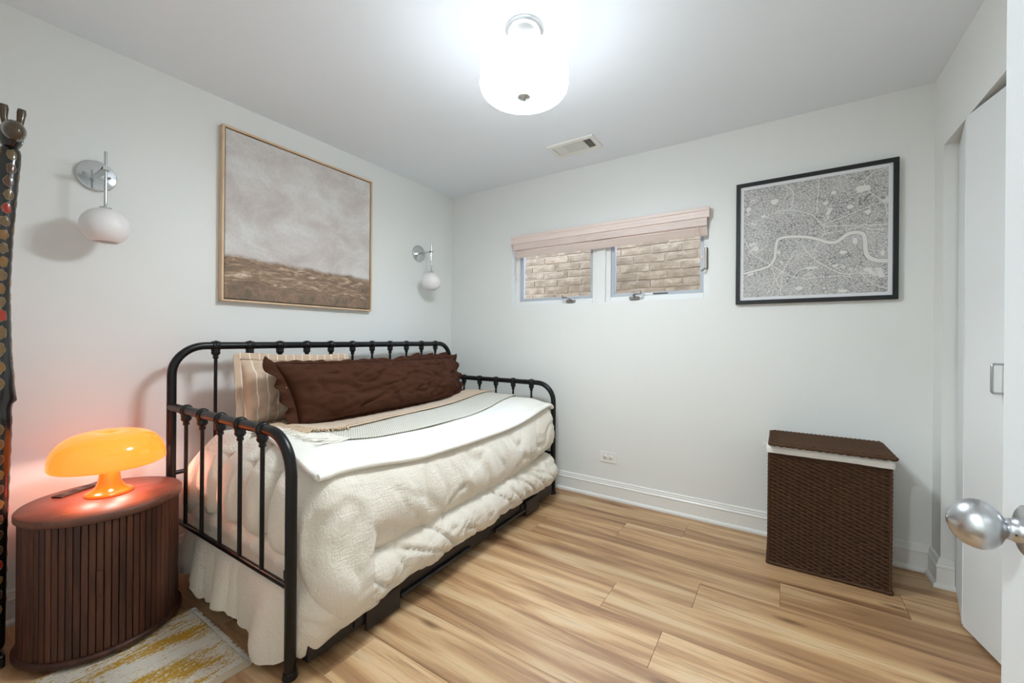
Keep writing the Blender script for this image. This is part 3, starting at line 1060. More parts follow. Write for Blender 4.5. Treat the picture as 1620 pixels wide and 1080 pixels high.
for u0, u1 in ((0.45, 0.93), (1.15, 1.485)):
    MB().tube([(0.040, u0, 0.052), (0.040, u1, 0.052)], 0.0085, 10).build('pull_bar', M_trundle, tr_)
    for u in (u0 + .02, u1 - .02):
        MB().box(0.028, 0.042, u - .008, u + .008, 0.046, 0.058).build('bar_mount', M_trundle, tr_)
for u in (0.355, 1.575):
    for v in (0.0, -0.88):
        MB().lathe([(0.0, -0.012), (0.026, -0.012), (0.029, 0), (0.026, 0.012), (0.0, 0.012)], 18, (v - .016, u, 0.029), Matrix.Rotation(pi / 2, 3, 'X')).build('caster', M_dark, tr_)

# mattresses (almost entirely covered)
def rounded_box(m, x0, x1, y0, y1, z0, z1, r=0.03):
    return m.box(x0, x1, y0, y1, z0, z1)


o = MB().box(-0.985, -0.06, 0.10, 1.87, 0.328, 0.585).build('daybed_mattress', M_sheet, bevel=0.04)
o.location, o.rotation_euler = BLOC, (0, 0, BTH)
tag(o, 'white twin mattress under the cream duvet on the daybed', 'mattress')
o = MB().box(-0.92, -0.02, 0.09, 1.84, 0.115, 0.262).build('trundle_mattress', M_sheet, bevel=0.03)
o.location, o.rotation_euler = BLOC, (0, 0, BTH)
tag(o, 'white mattress on the trundle under the lower duvet', 'mattress')


def zs(u, v):
    """height of the upper duvet's top"""
    z = 0.645 + 0.066 * exp(-((u - 0.13) / 0.26) ** 2) * (0.55 + 0.45 * sstep(-0.05, -0.4, v)) + 0.050 * exp(-((u - 1.84) / 0.30) ** 2)
    z -= 0.030 * sstep(-0.16, 0.03, v)
    z -= 0.10 * sstep(-0.80, -0.98, v)
    z -= 0.06 * sstep(0.17, 0.05, u) ** 2
    z -= 0.05 * sstep(1.83, 1.93, u) ** 2
    return z


def valley(x, y, w_):
    """sharp creases along the zero lines of a noise field"""
    return max(0.0, 1 - 7 * abs(nz(x, y, w_))) ** 1.5


def interp(prof, t):
    """Catmull-Rom along a list of (off, z)"""
    n = len(prof) - 1
    x = t * n
    i = min(int(x), n - 1)
    f = x - i
    P = [prof[max(0, i - 1)], prof[i], prof[i + 1], prof[min(n, i + 2)]]
    r = []
    for c_ in (0, 1):
        p0, p1, p2, p3 = (q[c_] for q in P)
        r.append(0.5 * (2 * p1 + (p2 - p0) * f + (2 * p0 - 5 * p1 + 4 * p2 - p3) * f * f + (3 * p1 - p0 - 3 * p2 + p3) * f ** 3))
    return r


def perimeter(u0, u1, v0, v1, r, n):
    """n points round a rounded rectangle: (u, v, normal u, normal v)"""
    segs = [((u0 + r, v0), (u1 - r, v0), None), ((u1 - r, v0 + r), -pi / 2, 1), ((u1, v0 + r), (u1, v1 - r), None), ((u1 - r, v1 - r), 0, 1),
            ((u1 - r, v1), (u0 + r, v1), None), ((u0 + r, v1 - r), pi / 2, 1), ((u0, v1 - r), (u0, v0 + r), None), ((u0 + r, v0 + r), pi, 1)]
    lens = [(Vector(s[0]) - Vector(s[1])).length if s[2] is None else pi / 2 * r for s in segs]
    tot = sum(lens)
    out = []
    for k_ in range(n):
        d = tot * k_ / n
        for s, L_ in zip(segs, lens):
            if d <= L_:
                break
            d -= L_
        t = d / L_
        if s[2] is None:
            p = Vector(s[0]).lerp(Vector(s[1]), t)
            q = (Vector(s[1]) - Vector(s[0])).normalized()
            nrm = Vector((q.y, -q.x))
        else:
            a = s[1] + pi / 2 * t
            nrm = Vector((cos(a), sin(a)))
            p = Vector(s[0]) + nrm * r
        out.append((p.x, p.y, nrm.x, nrm.y))
    return out


# upper duvet
NP = 460
per = perimeter(0.060, 1.905, -0.990, 0.012, 0.09, NP)
front = [(0, 0), (0.032, -0.045), (0.062, -0.11), (0.074, -0.18), (0.066, -0.245), (0.034, -0.300), (-0.02, -0.322), (-0.09, -0.315)]
flap = [(0, 0), (0.036, -0.045), (0.066, -0.11), (0.090, -0.21), (0.108, -0.32), (0.112, -0.42), (0.088, -0.495), (0.035, -0.520)]
near = [(0, 0), (0.022, -0.03), (0.038, -0.085), (0.045, -0.15), (0.043, -0.205), (0.026, -0.248), (-0.02, -0.262), (-0.07, -0.25)]
far = [(0, 0), (0.018, -0.03), (0.030, -0.09), (0.034, -0.16), (0.026, -0.23), (0.006, -0.28), (-0.03, -0.30), (-0.08, -0.29)]
backp = [(0, 0), (0.008, -0.03), (0.014, -0.08), (0.015, -0.14), (0.012, -0.19), (0.0, -0.22), (-0.03, -0.235), (-0.07, -0.23)]
NK, NS = 22, 30
creases = [-0.80, -0.615, -0.43, -0.245]
m = MB()


def upper(i, j):
    u, v, nu, nv = per[i]
    cu = min(1.35, max(0.55, u))
    cv = -0.47
    if j < NK:
        kf = (j / (NK - 1)) ** 0.75
        U, V_ = cu + (u - cu) * kf, cv + (v - cv) * kf
        z = zs(U, V_)
        off, dz, down = 0.0, 0.0, 0.0
        z += 0.004 * nz(U * 5, V_ * 7, 1.3) * (0.3 + kf)
    else:
        t = (j - NK + 1) / NS
        wN, wE, wF, wB = max(0, -nu) ** 2, max(0, nu) ** 2, max(0, nv) ** 2, max(0, -nv) ** 2
        fw_ = sstep(0.285 + 0.03 * t, 0.215 + 0.03 * t, u) * wF + wN * wF
        fw_ = min(1.0, fw_)
        pF, pL, pN, pE, pB = (interp(q, t) for q in (front, flap, near, far, backp))
        sx = sstep(0.3, 1.9, u)
        pF = [pF[0] - 0.012 * sx, pF[1] * (1.06 - 0.07 * sx)]
        r0 = [a + (b - a) * fw_ for a, b in zip(pF, pL)]
        off = wF * r0[0] + wN * pN[0] + wE * pE[0] + wB * pB[0]
        dz = wF * r0[1] + wN * pN[1] + wE * pE[1] + wB * pB[1]
        z = zs(u, v) + dz
        down = t
        U, V_ = u + nu * off, v + nv * off
        # pleats and puckers
        if wF > 0.5:
            off_n = 0.013 * nz(u * 6.5 + z * 2.5, z * 2.0, 4.2) + 0.006 * nz(u * 22 + z * 5, z * 6, 8.1)
            off_n += 0.009 * nz(u * 3.1, z * 9, 2.2)
            off_n -= 0.018 * valley(u * 5 - z * 3.5, z * 5 + u * 1.5, 3.7) + 0.011 * valley(u * 11 + z * 6, z * 6, 9.3)
            off_n += 0.0025 * nz(u * 55, z * 42, 2.9)
        else:
            off_n = 0.007 * nz(v * 9, z * 4, 6.6) + 0.004 * nz(v * 25, z * 9, 1.6) + 0.002 * nz(v * 55, z * 42, 2.9)
        ed = sin(pi * min(1, t * 1.15)) if t < 0.87 else 0.3
        U += nu * off_n * ed
        V_ += nv * off_n * ed
        if wN > 0.3:
            z += 0.018 * nz(v * 6.0, 3.1, 0) * sstep(.35, .8, t) * wN
    # folds at the near end, hanging between the spindles
    if nu < -0.2 or (j < NK and U < 0.42):
        wgt = sstep(0.5, 0.12, U) * (1.0 if j < NK else -nu)
        for ci, cv_ in enumerate(creases):
            c_v = cv_ + 0.03 * sin(z * 9 + ci) + 0.10 * (U - 0.06)
            g = exp(-((V_ - c_v) / 0.026) ** 2)
            z -= 0.018 * g * wgt * (1 - down)
            U += 0.058 * g * wgt * sstep(0, .15, down + .08)
        lob = 0.5 + 0.5 * cos((V_ + 0.06) * 2 * pi / 0.185 + pi)
        U -= 0.006 * lob * wgt * down
        z -= 0.034 * (lob - 0.45 + 0.4 * nz(V_ * 5, 8.8, 0)) * sstep(.35, .9, down) * wgt
    if nu < -0.5:
        U = max(U, 0.0115)
    return (V_, U, z)


m.grid(upper, NP, NK + NS, wrap=True)
duvet = m.build('cream_duvet', M_muslin, weld=False)
duvet.location, duvet.rotation_euler = BLOC, (0, 0, BTH)
tag(fix_normals(duvet), 'puffy cream muslin duvet covering the daybed mattress, on top', 'duvet')

# lower duvet on the trundle
per2 = perimeter(0.050, 1.875, -0.94, 0.000, 0.08, NP)
lf = [(-0.10, 0.31), (-0.03, 0.335), (0.040, 0.318), (0.092, 0.270), (0.108, 0.212), (0.092, 0.158), (0.058, 0.122), (0.030, 0.114)]
ln_ = [(-0.06, 0.40), (-0.005, 0.375), (0.020, 0.34), (0.032, 0.28), (0.048, 0.21), (0.060, 0.14), (0.068, 0.08), (0.072, 0.040)]
le = [(-0.10, 0.31), (-0.03, 0.335), (0.03, 0.315), (0.058, 0.265), (0.066, 0.20), (0.058, 0.14), (0.040, 0.10), (0.028, 0.082)]
lb = [(-0.05, 0.28), (0.0, 0.285), (0.02, 0.27), (0.03, 0.23), (0.03, 0.19), (0.03, 0.15), (0.03, 0.12), (0.03, 0.10)]
NS2 = 40
m = MB()


def lower(i, j):
    u, v, nu, nv = per2[i]
    if j == 0:
        cu = min(1.4, max(0.5, u))
        return (-0.47 + (v + 0.47) * 0.55, cu + (u - cu) * 0.4, 0.285)
    t = (j - 1) / (NS2 - 1)
    wN, wE, wF, wB = max(0, -nu) ** 2, max(0, nu) ** 2, max(0, nv) ** 2, max(0, -nv) ** 2
    P = [interp(q, t) for q in (lf, ln_, le, lb)]
    off = sum(w_ * p[0] for w_, p in zip((wF, wN, wE, wB), P))
    z = sum(w_ * p[1] for w_, p in zip((wF, wN, wE, wB), P))
    if wF > 0.3:
        z -= (0.085 * exp(-((u - 0.02) / 0.10) ** 2) + 0.018 * nz(u * 4.3, 7.7, 0) + 0.008 * nz(u * 15, 2.7, 0)) * sstep(.35, 1, t) * wF
        z -= 0.018 * sstep(0.9, 0.1, u) * sstep(.1, .6, t) * wF
        off += wF * (0.014 * nz(u * 6.5 + z * 3, z * 5, 3.3) + 0.008 * nz(u * 21 + z * 9, z * 4, 5.5) - 0.018 * valley(u * 7 + z * 8, z * 6, 6.1) - 0.010 * valley(u * 16 - z * 9, z * 7, 1.1) + 0.0025 * nz(u * 55, z * 42, 7)) * sstep(0, .3, t)
        off -= wF * 0.03 * exp(-((u - 0.0) / 0.13) ** 2)
    if wN > 0.2:
        s_ = sstep(.25, 1, t) * wN
        z += (0.022 + 0.022 * nz(v * 4.2, 1.9, 0) + 0.014 * sin(v * 23) + 0.006 * nz(v * 30, 2, 2)) * s_ - 0.030 * exp(-((v + 0.12) / 0.10) ** 2) * s_
        z += 0.035 * sstep(-0.5, -0.9, v) * s_
        off += (0.016 * sin(v * 25 + 0.6 + 3 * nz(v * 3, 0, 0)) + 0.012 * nz(v * 12, z * 3, 4) - 0.016 * valley(v * 9 + z * 1.5, z * 1.2, 2.2)) * s_ + 0.022 * exp(-((v + 0.12) / 0.08) ** 2) * s_
        off = off * (1 - 0.5 * exp(-((z - 0.30) / 0.03) ** 2) * wN)
    return (v + nv * off, u + nu * off, max(z, 0.006))


m.grid(lower, NP, NS2 + 1, wrap=True)
dv2 = m.build('cream_duvet', M_muslin)
dv2.location, dv2.rotation_euler = BLOC, (0, 0, BTH)
tag(fix_normals(dv2), 'lower cream duvet spilling over the trundle, hem near the floor', 'duvet')


# throws: sheets that follow the duvet's top
def sheet(name, P, nu_, nv_, mat, label, cat, thick=0.01, group=None):
    m = MB().grid(P, nu_, nv_)
    o = m.build(name, mat)
    sd = o.modifiers.new('thickness', 'SOLIDIFY')
    sd.thickness = thick
    sd.offset = 0
    bv = o.modifiers.new('soft', 'SUBSURF')
    bv.levels = bv.render_levels = 1
    o.location, o.rotation_euler = BLOC, (0, 0, BTH)
    return tag(o, label, cat, group)


def top_z(u, v):
    """duvet height including the rolled front edge"""
    if v > 0.02:
        d = (v - 0.02)
        return zs(u, 0.02) - d * 0.9 - d * d * 14
    return zs(min(max(u, 0.06), 1.9), v)


def fleece_p(i, j):
    a, b = i / 89, j / 35
    v0 = -0.62
    u0, u1 = 0.165 - 0.085 * b, 1.895
    u = u0 + (u1 - u0) * a
    vf = 0.022 + 0.014 * sin(pi * (u - 0.1) / 1.8) + 0.002 * nz(u * 4, 0, 0)
    v = v0 + (vf - v0) * b
    z = top_z(max(u, 0.125), v) + 0.012 + 0.004 * nz(u * 4, v * 6, 9)
    if b > 0.955:
        z += 0.003
    return (v, u, z)


fle = sheet('fleece_blanket', fleece_p, 90, 36, M_fleece, 'white plush fleece blanket laid flat over the front of the daybed', 'blanket', 0.014)
m = MB()
hem = [Vector(fleece_p(i, 35)) for i in range(90)]
m.tube([p + Vector((0.002, 0, -0.004)) for p in hem], 0.0125, 10)
side = [Vector(fleece_p(0, j)) for j in range(8, 36)]
m.tube(side, 0.0105, 10)
m.build('hem', M_fleece, fle)


def grey_p(i, j):
    a, b = i / 89, j / 19
    u = 0.385 + (1.93 - 0.385) * a
    vf = -0.232 + 0.055 * sin(pi * min(1, a * 1.25)) - 0.035 * a + 0.006 * nz(u * 4, 1, 1)
    v = -0.56 + (vf + 0.56) * b
    return (v, u, top_z(u, v) + 0.0245 + 0.003 * nz(u * 6, v * 9, 2) + (0.004 if b > .9 else 0))


gt = sheet('herringbone_throw', grey_p, 90, 20, M_herring, 'grey herringbone throw with cream fringe, over the white fleece', 'throw', 0.009)


def tan_p(i, j):
    a, b = i / 89, j / 15
    u = 0.34 + (1.87 - 0.34) * a
    vf = -0.425 - 0.055 * sin(pi * a) - 0.085 * a + 0.006 * nz(u * 5, 4, 1)
    v = -0.70 + (vf + 0.70) * b
    return (v, u, top_z(u, v) + 0.0375 + 0.003 * nz(u * 7, v * 9, 5) + (0.003 if b > .9 else 0))


tt = sheet('tan_throw', tan_p, 90, 16, M_tan, 'tan throw with knotted fringe, tucked under the brown pillow', 'throw', 0.010)


def fringe(name, parent, ends, mat, length, spread, seed, clump=3):
    """strands lying on the bed from a list of (start point, direction in the u,v plane)"""
    rnd = random.Random(seed)
    m = MB()
    for p, d in ends:
        for q in range(clump):
            a = rnd.uniform(-spread, spread)
            dv = Vector((d[0] * cos(a) - d[1] * sin(a), d[0] * sin(a) + d[1] * cos(a), 0))
            L_ = length * rnd.uniform(0.65, 1.15)
            pts = []
            w = rnd.uniform(-.6, .6)
            for s_ in range(5):
                t = s_ / 4
                x = p[0] + dv.x * L_ * t + w * .03 * t * t
                y = p[1] + dv.y * L_ * t + rnd.uniform(-.003, .003)
                zz_ = max(p[2] - 0.004 * t, top_z(y, x) + 0.022) if y > 0.09 else p[2] - .02 * t
                pts.append((x, y, zz_ + rnd.uniform(-.002, .005)))
            m.tube(pts, [0.0026, 0.0032, 0.0030, 0.0028, 0.0018], 5, cap=False)
    f_ = m.build(name, mat, parent)
    f_['kind'] = 'stuff'
    return f_


fringe('fringe', gt, [(grey_p(0, j), (-0.15, -1)) for j in range(0, 20)], M_fringe, 0.17, 0.40, 3, 9)
fringe('fringe', gt, [(grey_p(89, j), (0.1, 1)) for j in range(0, 20, 2)], M_fringe, 0.025, 0.2, 4, 2)
fringe('fringe', tt, [(tan_p(0, j), (0.25, -1)) for j in range(0, 16)], M_tan_yarn, 0.10, 0.6, 5, 8)
fringe('fringe', tt, [(tan_p(i, 15), (1, -0.6)) for i in range(0, 13)], M_tan_yarn, 0.03, 0.5, 6, 3)
fringe('fringe', tt, [(tan_p(89, j), (-0.1, 1)) for j in range(0, 16)], M_tan_yarn, 0.05, 0.5, 7, 3)
m = MB()
m.tube([Vector(tan_p(i, 15)) + Vector((-0.006, 0, 0.007)) for i in range(12, 90)], 0.0016, 5)
m.build('edge_stitch', M_tan_yarn, tt)


# pillows
def pillow(name, c, e1, e2, L, Hh, T_, mat, label, fl_w, seed, group=None, wave=0.012, wr=1.0, cat='pillow', shear=0.0, flop=0.0, period=0.055, scallop=1.0):
    c, e1, e2 = Vector(c), Vector(e1).normalized(), Vector(e2).normalized()
    e3 = e1.cross(e2).normalized()
    if e3.x < 0:
        e3 = -e3
    o = empty(name, BLOC, label, cat, group, rz=BTH)
    nu_, nv_ = 84, 40

    def pos(a, b, h_):
        pin = 1 - 0.035 * (1 - abs(b) ** 2) * abs(a) ** 6
        pinb = 1 - 0.07 * (1 - abs(a) ** 2) * abs(b) ** 6
        return c + e1 * (a * L / 2 * pin - shear * b * (1 - a) / 2) + e2 * (b * Hh / 2 * pinb) + e3 * h_

    def face(sgn):
        def P(i, j):
            a, b = -1 + 2 * i / (nu_ - 1), -1 + 2 * j / (nv_ - 1)
            th = T_ * ((1 - abs(a) ** 5) * (1 - abs(b) ** 2.6)) ** 0.55
            x, y = a * L / 2, b * Hh / 2
            edge = max(abs(a) ** 8, abs(b) ** 8)
            wv = 0.012 * nz(x * 5 + y * 6, y * 11 - x * 2, seed) - 0.012 * valley(x * 4 + y * 7, y * 9 - x * 3, seed + 1) - 0.007 * valley(x * 8 - y * 4, y * 15 + x * 5, seed + 9) + 0.006 * nz(x * 9, y * 22 + x * 6, seed + 3) + 0.003 * nz(x * 24, y * 40, seed + 7)
            # gathers radiating from the seams
            wv += 0.006 * sin(y * 130 + 3 * nz(x * 6, y * 6, seed)) * abs(a) ** 10 * (L > 1)
            wv += 0.004 * sin(x * 95 + 4 * nz(x * 5, y * 8, seed)) * abs(b) ** 8
            h_ = sgn * (th + wr * wv * (1 - edge) * (1 if th > 1e-4 else 0))
            return pos(a, b, h_ if edge < 0.999 else 0.0)
        return P
    m = MB().grid(face(1), nu_, nv_).grid(face(-1), nu_, nv_)
    bd = fix_normals(m.build('cushion', mat, o, weld=True))
    # ruffled flange round the seam
    per_ = []
    N = 420
    for i in range(N):
        s_ = 4.0 * i / N
        k_ = int(s_)
        f_ = -1 + 2 * (s_ - k_)
        per_.append([(f_, -1, 0, -1), (1, f_, 1, 0), (-f_, 1, 0, 1), (-1, -f_, -1, 0)][k_])
    nw = 6

    def R_(i, j):
        a, b, na, nb = per_[i]
        t = j / (nw - 1)
        # round the outward direction at corners
        ca, cb = abs(a) ** 24 * (1 if a > 0 else -1), abs(b) ** 24 * (1 if b > 0 else -1)
        d = Vector((ca if na == 0 else na, cb if nb == 0 else nb)).normalized()
        sdist = (a * L / 2 if na == 0 else b * Hh / 2)
        ph_ = sdist * 2 * pi / period + 2.2 * nz(sdist * 9, seed, k_off(na, nb))
        h_ = wave * t * sin(ph_) * (0.7 + 0.5 * nz(sdist * 13, seed + 2, 0))
        wd = fl_w * t * (1 + scallop * (0.16 * sin(ph_ * .5 + 1) + 0.2 * nz(sdist * 7, seed + 5, 1)))
        fb = flop * max(0.0, nb) * sstep(0, 1, t) * (0.75 - 0.45 * sstep(-.3, .5, a) + 0.5 * nz(sdist * 5, seed, 4))
        return pos(a, b, h_ + 0.001 - fb * wd * 1.1) + e1 * (d.x * wd) + e2 * (d.y * wd * (1 - 0.75 * min(1, fb)))

    def k_off(na, nb):
        return na * 3.3 + nb * 7.7
    m = MB().grid(R_, N, nw, wrap=True)
    rf = m.build('ruffle', mat, o)
    sd = rf.modifiers.new('thickness', 'SOLIDIFY')
    sd.thickness = 0.003
    return o


pillow('striped_sham', (-0.895, 0.545, 0.853), (0.02, 1, -0.035), (-0.16, 0.03, 0.97), 0.60, 0.34, 0.075, M_stripe,
       'tan sham with white pinstripes at the left end of the daybed', 0.035, 2.0, 'pair of pinstriped shams', wave=0.006, scallop=0.25, period=0.11)
pillow('striped_sham', (-0.90, 1.34, 0.832), (0.0, 1, 0.0), (-0.16, 0, 0.97), 0.62, 0.285, 0.07, M_stripe,
       'tan pinstriped sham mostly hidden behind the right half of the brown pillow', 0.028, 11.0, 'pair of pinstriped shams', wave=0.008, scallop=0.3)
pillow('lumbar_pillow', (-0.710, 1.050, 0.843), (-0.045, 1, -0.012), (-0.30, 0, 0.95), 1.39, 0.325, 0.112, M_brown,
       'long chocolate brown lumbar pillow with ruffled edge leaning on the daybed', 0.056, 5.0, wave=0.026, wr=1.9, shear=0.035, flop=1.0, period=0.075)

# ------------------------------------------------------------------ rug, nightstand, lamp
RX0, RX1, RY0, RY1 = 0.50, 1.016, -2.90, -2.156
rug = empty('woven_rug', (RX0, RY1, 0), 'white and mustard woven rug beside the nightstand', 'rug')
m = MB()
nx, ny = 90, 110


def rug_p(i, j):
    x, y = (RX1 - RX0 - .03) * i / (nx - 1), (RY0 - RY1) * j / (ny - 1)
    e = 0 if i in (0, nx - 1) or j in (0, ny - 1) else 1
    return (x + 0.002 * nz(y * 60, x * 5, 0), y, 0.001 + e * (0.009 + 0.0025 * nz(x * 110, y * 40, 0) + 0.0015 * nz(x * 300, y * 90, 4)))


m.grid(rug_p, nx, ny).build('pile', M_rug, rug)['kind'] = 'stuff'
MB().box(RX1 - RX0 - .032, RX1 - RX0, RY0 - RY1, 0, 0.0, 0.008).build('hem', M_rug_hem, rug, bevel=0.002)
m = MB()
rnd = random.Random(5)
for i in range(150):
    x = (RX1 - RX0) * i / 150
    a = rnd.uniform(-.6, .6)
    L_ = rnd.uniform(.006, .016)
    m.tube([(x, -0.004, 0.005), (x + a * L_ * .5, L_ * .6, 0.0055), (x + a * L_, L_, 0.0025)], [0.0022, 0.002, 0.0012], 5, cap=False)
m.build('fringe', M_fringe, rug)['kind'] = 'stuff'

NX, NY, NR, NZ = 0.355, -2.390, 0.232, 0.52
ns = empty('nightstand', (NX, NY, 0), 'round walnut nightstand with fluted sides and sliding door', 'nightstand')
MB().lathe([(0.0, NZ - .026), (NR - .004, NZ - .026), (NR, NZ - .022), (NR, NZ - .004), (NR - .003, NZ), (0.0, NZ)], 96).build('top', M_walnut_top, ns)
MB().lathe([(0.0, 0.020), (NR - .002, 0.020), (NR + .002, 0.024), (NR + .002, 0.036), (NR - .001, 0.040), (0.0, 0.040)], 96).build('base', M_walnut_v, ns)
MB().lathe([(NR - .022, 0.040), (NR - .022, NZ - .026)], 96).build('body', M_walnut_dark, ns)
NSL = 72
sw = 2 * pi * (NR - .012) / NSL
slat = MB().box(-0.007, 0.006, -sw / 2 + .0011, sw / 2 - .0011, 0.041, NZ - .027).build('slat', M_walnut_v, ns, bevel=0.0022)
slat.location = (NR - .016, 0, 0)
for i in range(1, NSL):
    a = 2 * pi * i / NSL
    share(slat, ns, ((NR - .016) * cos(a), (NR - .016) * sin(a), 0), (0, 0, a))
a = radians(-15)
hd = MB().box(-0.006, 0.0125, -0.0085, 0.0085, 0.245, 0.325).build('door_handle', M_walnut_v, ns, bevel=0.003)
hd.location = ((NR - .012) * cos(a), (NR - .012) * sin(a), 0)
hd.rotation_euler = (0, 0, a)
for i, a in enumerate((80, 170, 260, 350)):
    a = radians(a)
    MB().lathe([(0.0, 0.0), (0.016, 0.0), (0.018, 0.020), (0.0, 0.020)], 16, (-0.045 + 0.155 * cos(a) * .62, 0.15 * sin(a), 0)).build('foot', M_dark, ns)
# power strip let into the top
ps = empty('power_strip', (0.175, -2.405, NZ), 'flat black charging strip on the nightstand behind the lamp', 'power strip', rz=radians(-58))
MB().box(-0.115, 0.115, -0.021, 0.021, 0.0, 0.006).build('bar', M_dark, ps, bevel=0.002)
for sx in (-0.075, -0.025, 0.03, 0.08):
    MB().box(sx - .013, sx + .013, -0.013, 0.013, 0.006, 0.0068).build('socket', plain('socket_black', (42, 40, 40), 0.35), ps, bevel=0.0005)

LX, LY = 0.322, -2.372
tl = empty('mushroom_lamp', (LX, LY, NZ), 'glowing orange mushroom lamp on the walnut nightstand', 'table lamp')
st_p = [(0.0, 0.0), (0.068, 0.0), (0.0715, 0.003), (0.0715, 0.007), (0.068, 0.0105), (0.060, 0.0135), (0.049, 0.0205), (0.041, 0.031), (0.0355, 0.045),
        (0.032, 0.065), (0.0305, 0.09), (0.0305, 0.12), (0.031, 0.150), (0.0, 0.152)]
MB().lathe(st_p, 48).build('stem', M_orange_foot, tl)
sp_ = []
RS_ = 0.172
for i in range(22):
    t = pi / 2 * i / 21
    sp_.append((RS_ * (cos(t) ** 0.62) if i < 21 else 0.0, 0.130 + 0.118 * sin(t) ** 0.95))
sp_ = [(RS_ - .012, 0.119), (RS_ - .003, 0.1195), (RS_, 0.124)] + sp_
sp_ = [(r_, z - 0.010 * exp(-(r_ / 0.045) ** 2)) for r_, z in sp_]
inner = [(max(r_ - .006, 0.0), z - .006) for r_, z in sp_[::-1][:-2]]
MB().lathe(sp_ + inner[1:], 72, cap=False).build('shade', M_orange, tl)
MB().lathe([(0.0, 0.152), (0.012, 0.155), (0.016, 0.168), (0.014, 0.186), (0.008, 0.196), (0.0, 0.198)], 20, (0.0, 0, 0.0)).build('bulb', glow('bulb_glass', (255, 240, 220), 3.0), tl)
for k_, (dx, dy) in enumerate(((0.085, 0.0), (-0.05, 0.075), (-0.05, -0.075))):
    bd_ = bpy.data.lights.new('lamp_bulb', 'POINT')
    bd_.energy = TABLE_BULB / 3
    bd_.shadow_soft_size = 0.022
    bd_.color = (1.0, 0.93, 0.86)
    bo = bpy.data.objects.new('lamp_bulb', bd_)
    col.objects.link(bo)
    bo.parent = tl
    bo.location = (dx * .85, dy * .85, 0.134)
MB().tube([(-0.068, 0.0, 0.004), (-0.11, 0.012, 0.004), (-0.16, 0.035, 0.012), (-0.20, 0.05, 0.05), (-0.285, 0.06, -0.02)], 0.0022, 8).build('power_cord', plain('cord_grey', (120, 112, 110), 0.5), tl)

# ------------------------------------------------------------------ giraffe sculpture
GX, GY = 0.268, -2.637
gi = empty('giraffe_statue', (GX, GY, 0), 'tall lacquered black giraffe statue with gold and red spots, left edge', 'statue')
gm = bpy.data.meshes.new('body')
J = {  # joint: (x, y, z, radius)
    'hip': (-0.03, -0.20, 0.84, 0.060), 'mid': (-0.02, -0.11, 0.90, 0.066), 'chest': (0.0, -0.022, 0.99, 0.052),
    'c2': (0.0, -0.017, 1.055, 0.043), 'n1': (0.0, -0.013, 1.13, 0.036), 'n2': (0.0, -0.012, 1.30, 0.031), 'n3': (0.0, -0.006, 1.50, 0.031), 'n4': (0.0, 0.006, 1.70, 0.031), 'n5': (0.0, 0.014, 1.82, 0.030),
    'fs': (0.02, -0.012, 0.86, 0.036), 'fk': (0.02, -0.010, 0.46, 0.0235), 'ff': (0.02, -0.012, 0.045, 0.0225),
    'gs': (-0.045, -0.020, 0.86, 0.036), 'gk': (-0.05, -0.020, 0.46, 0.0235), 'gf': (-0.05, -0.022, 0.045, 0.0225),
    'hs': (0.01, -0.215, 0.72, 0.042), 'hk': (0.012, -0.225, 0.42, 0.024), 'hf': (0.012, -0.215, 0.045, 0.0225),
    'ks': (-0.075, -0.215, 0.72, 0.042), 'kk': (-0.077, -0.225, 0.42, 0.024), 'kf': (-0.077, -0.215, 0.045, 0.0225)}
E_ = [('mid', 'hip'), ('mid', 'chest'), ('chest', 'c2'), ('c2', 'n1'), ('n1', 'n2'), ('n2', 'n3'), ('n3', 'n4'), ('n4', 'n5'), ('chest', 'fs'), ('fs', 'fk'), ('fk', 'ff'),
      ('chest', 'gs'), ('gs', 'gk'), ('gk', 'gf'), ('hip', 'hs'), ('hs', 'hk'), ('hk', 'hf'), ('hip', 'ks'), ('ks', 'kk'), ('kk', 'kf')]
names = list(J)
gm.from_pydata([J[n][:3] for n in names], [(names.index(a), names.index(b)) for a, b in E_], [])
gb = bpy.data.objects.new('body', gm)
col.objects.link(gb)
gb.parent = gi
sk = gb.modifiers.new('skin', 'SKIN')
for i, n in enumerate(names):
    r = J[n][3]
    gm.skin_vertices[0].data[i].radius = (r, r)
    gm.skin_vertices[0].data[i].use_root = (n == 'mid')
sk.use_smooth_shade = True
ss = gb.modifiers.new('sub', 'SUBSURF')
ss.levels = ss.render_levels = 2
gm.materials.append(M_giraffe)
from mathutils.bvhtree import BVHTree
_dg = bpy.context.evaluated_depsgraph_get()
_bm = bmesh.new()
_bm.from_object(gb, _dg)
bvh = BVHTree.FromBMesh(_bm)
rnd = random.Random(11)


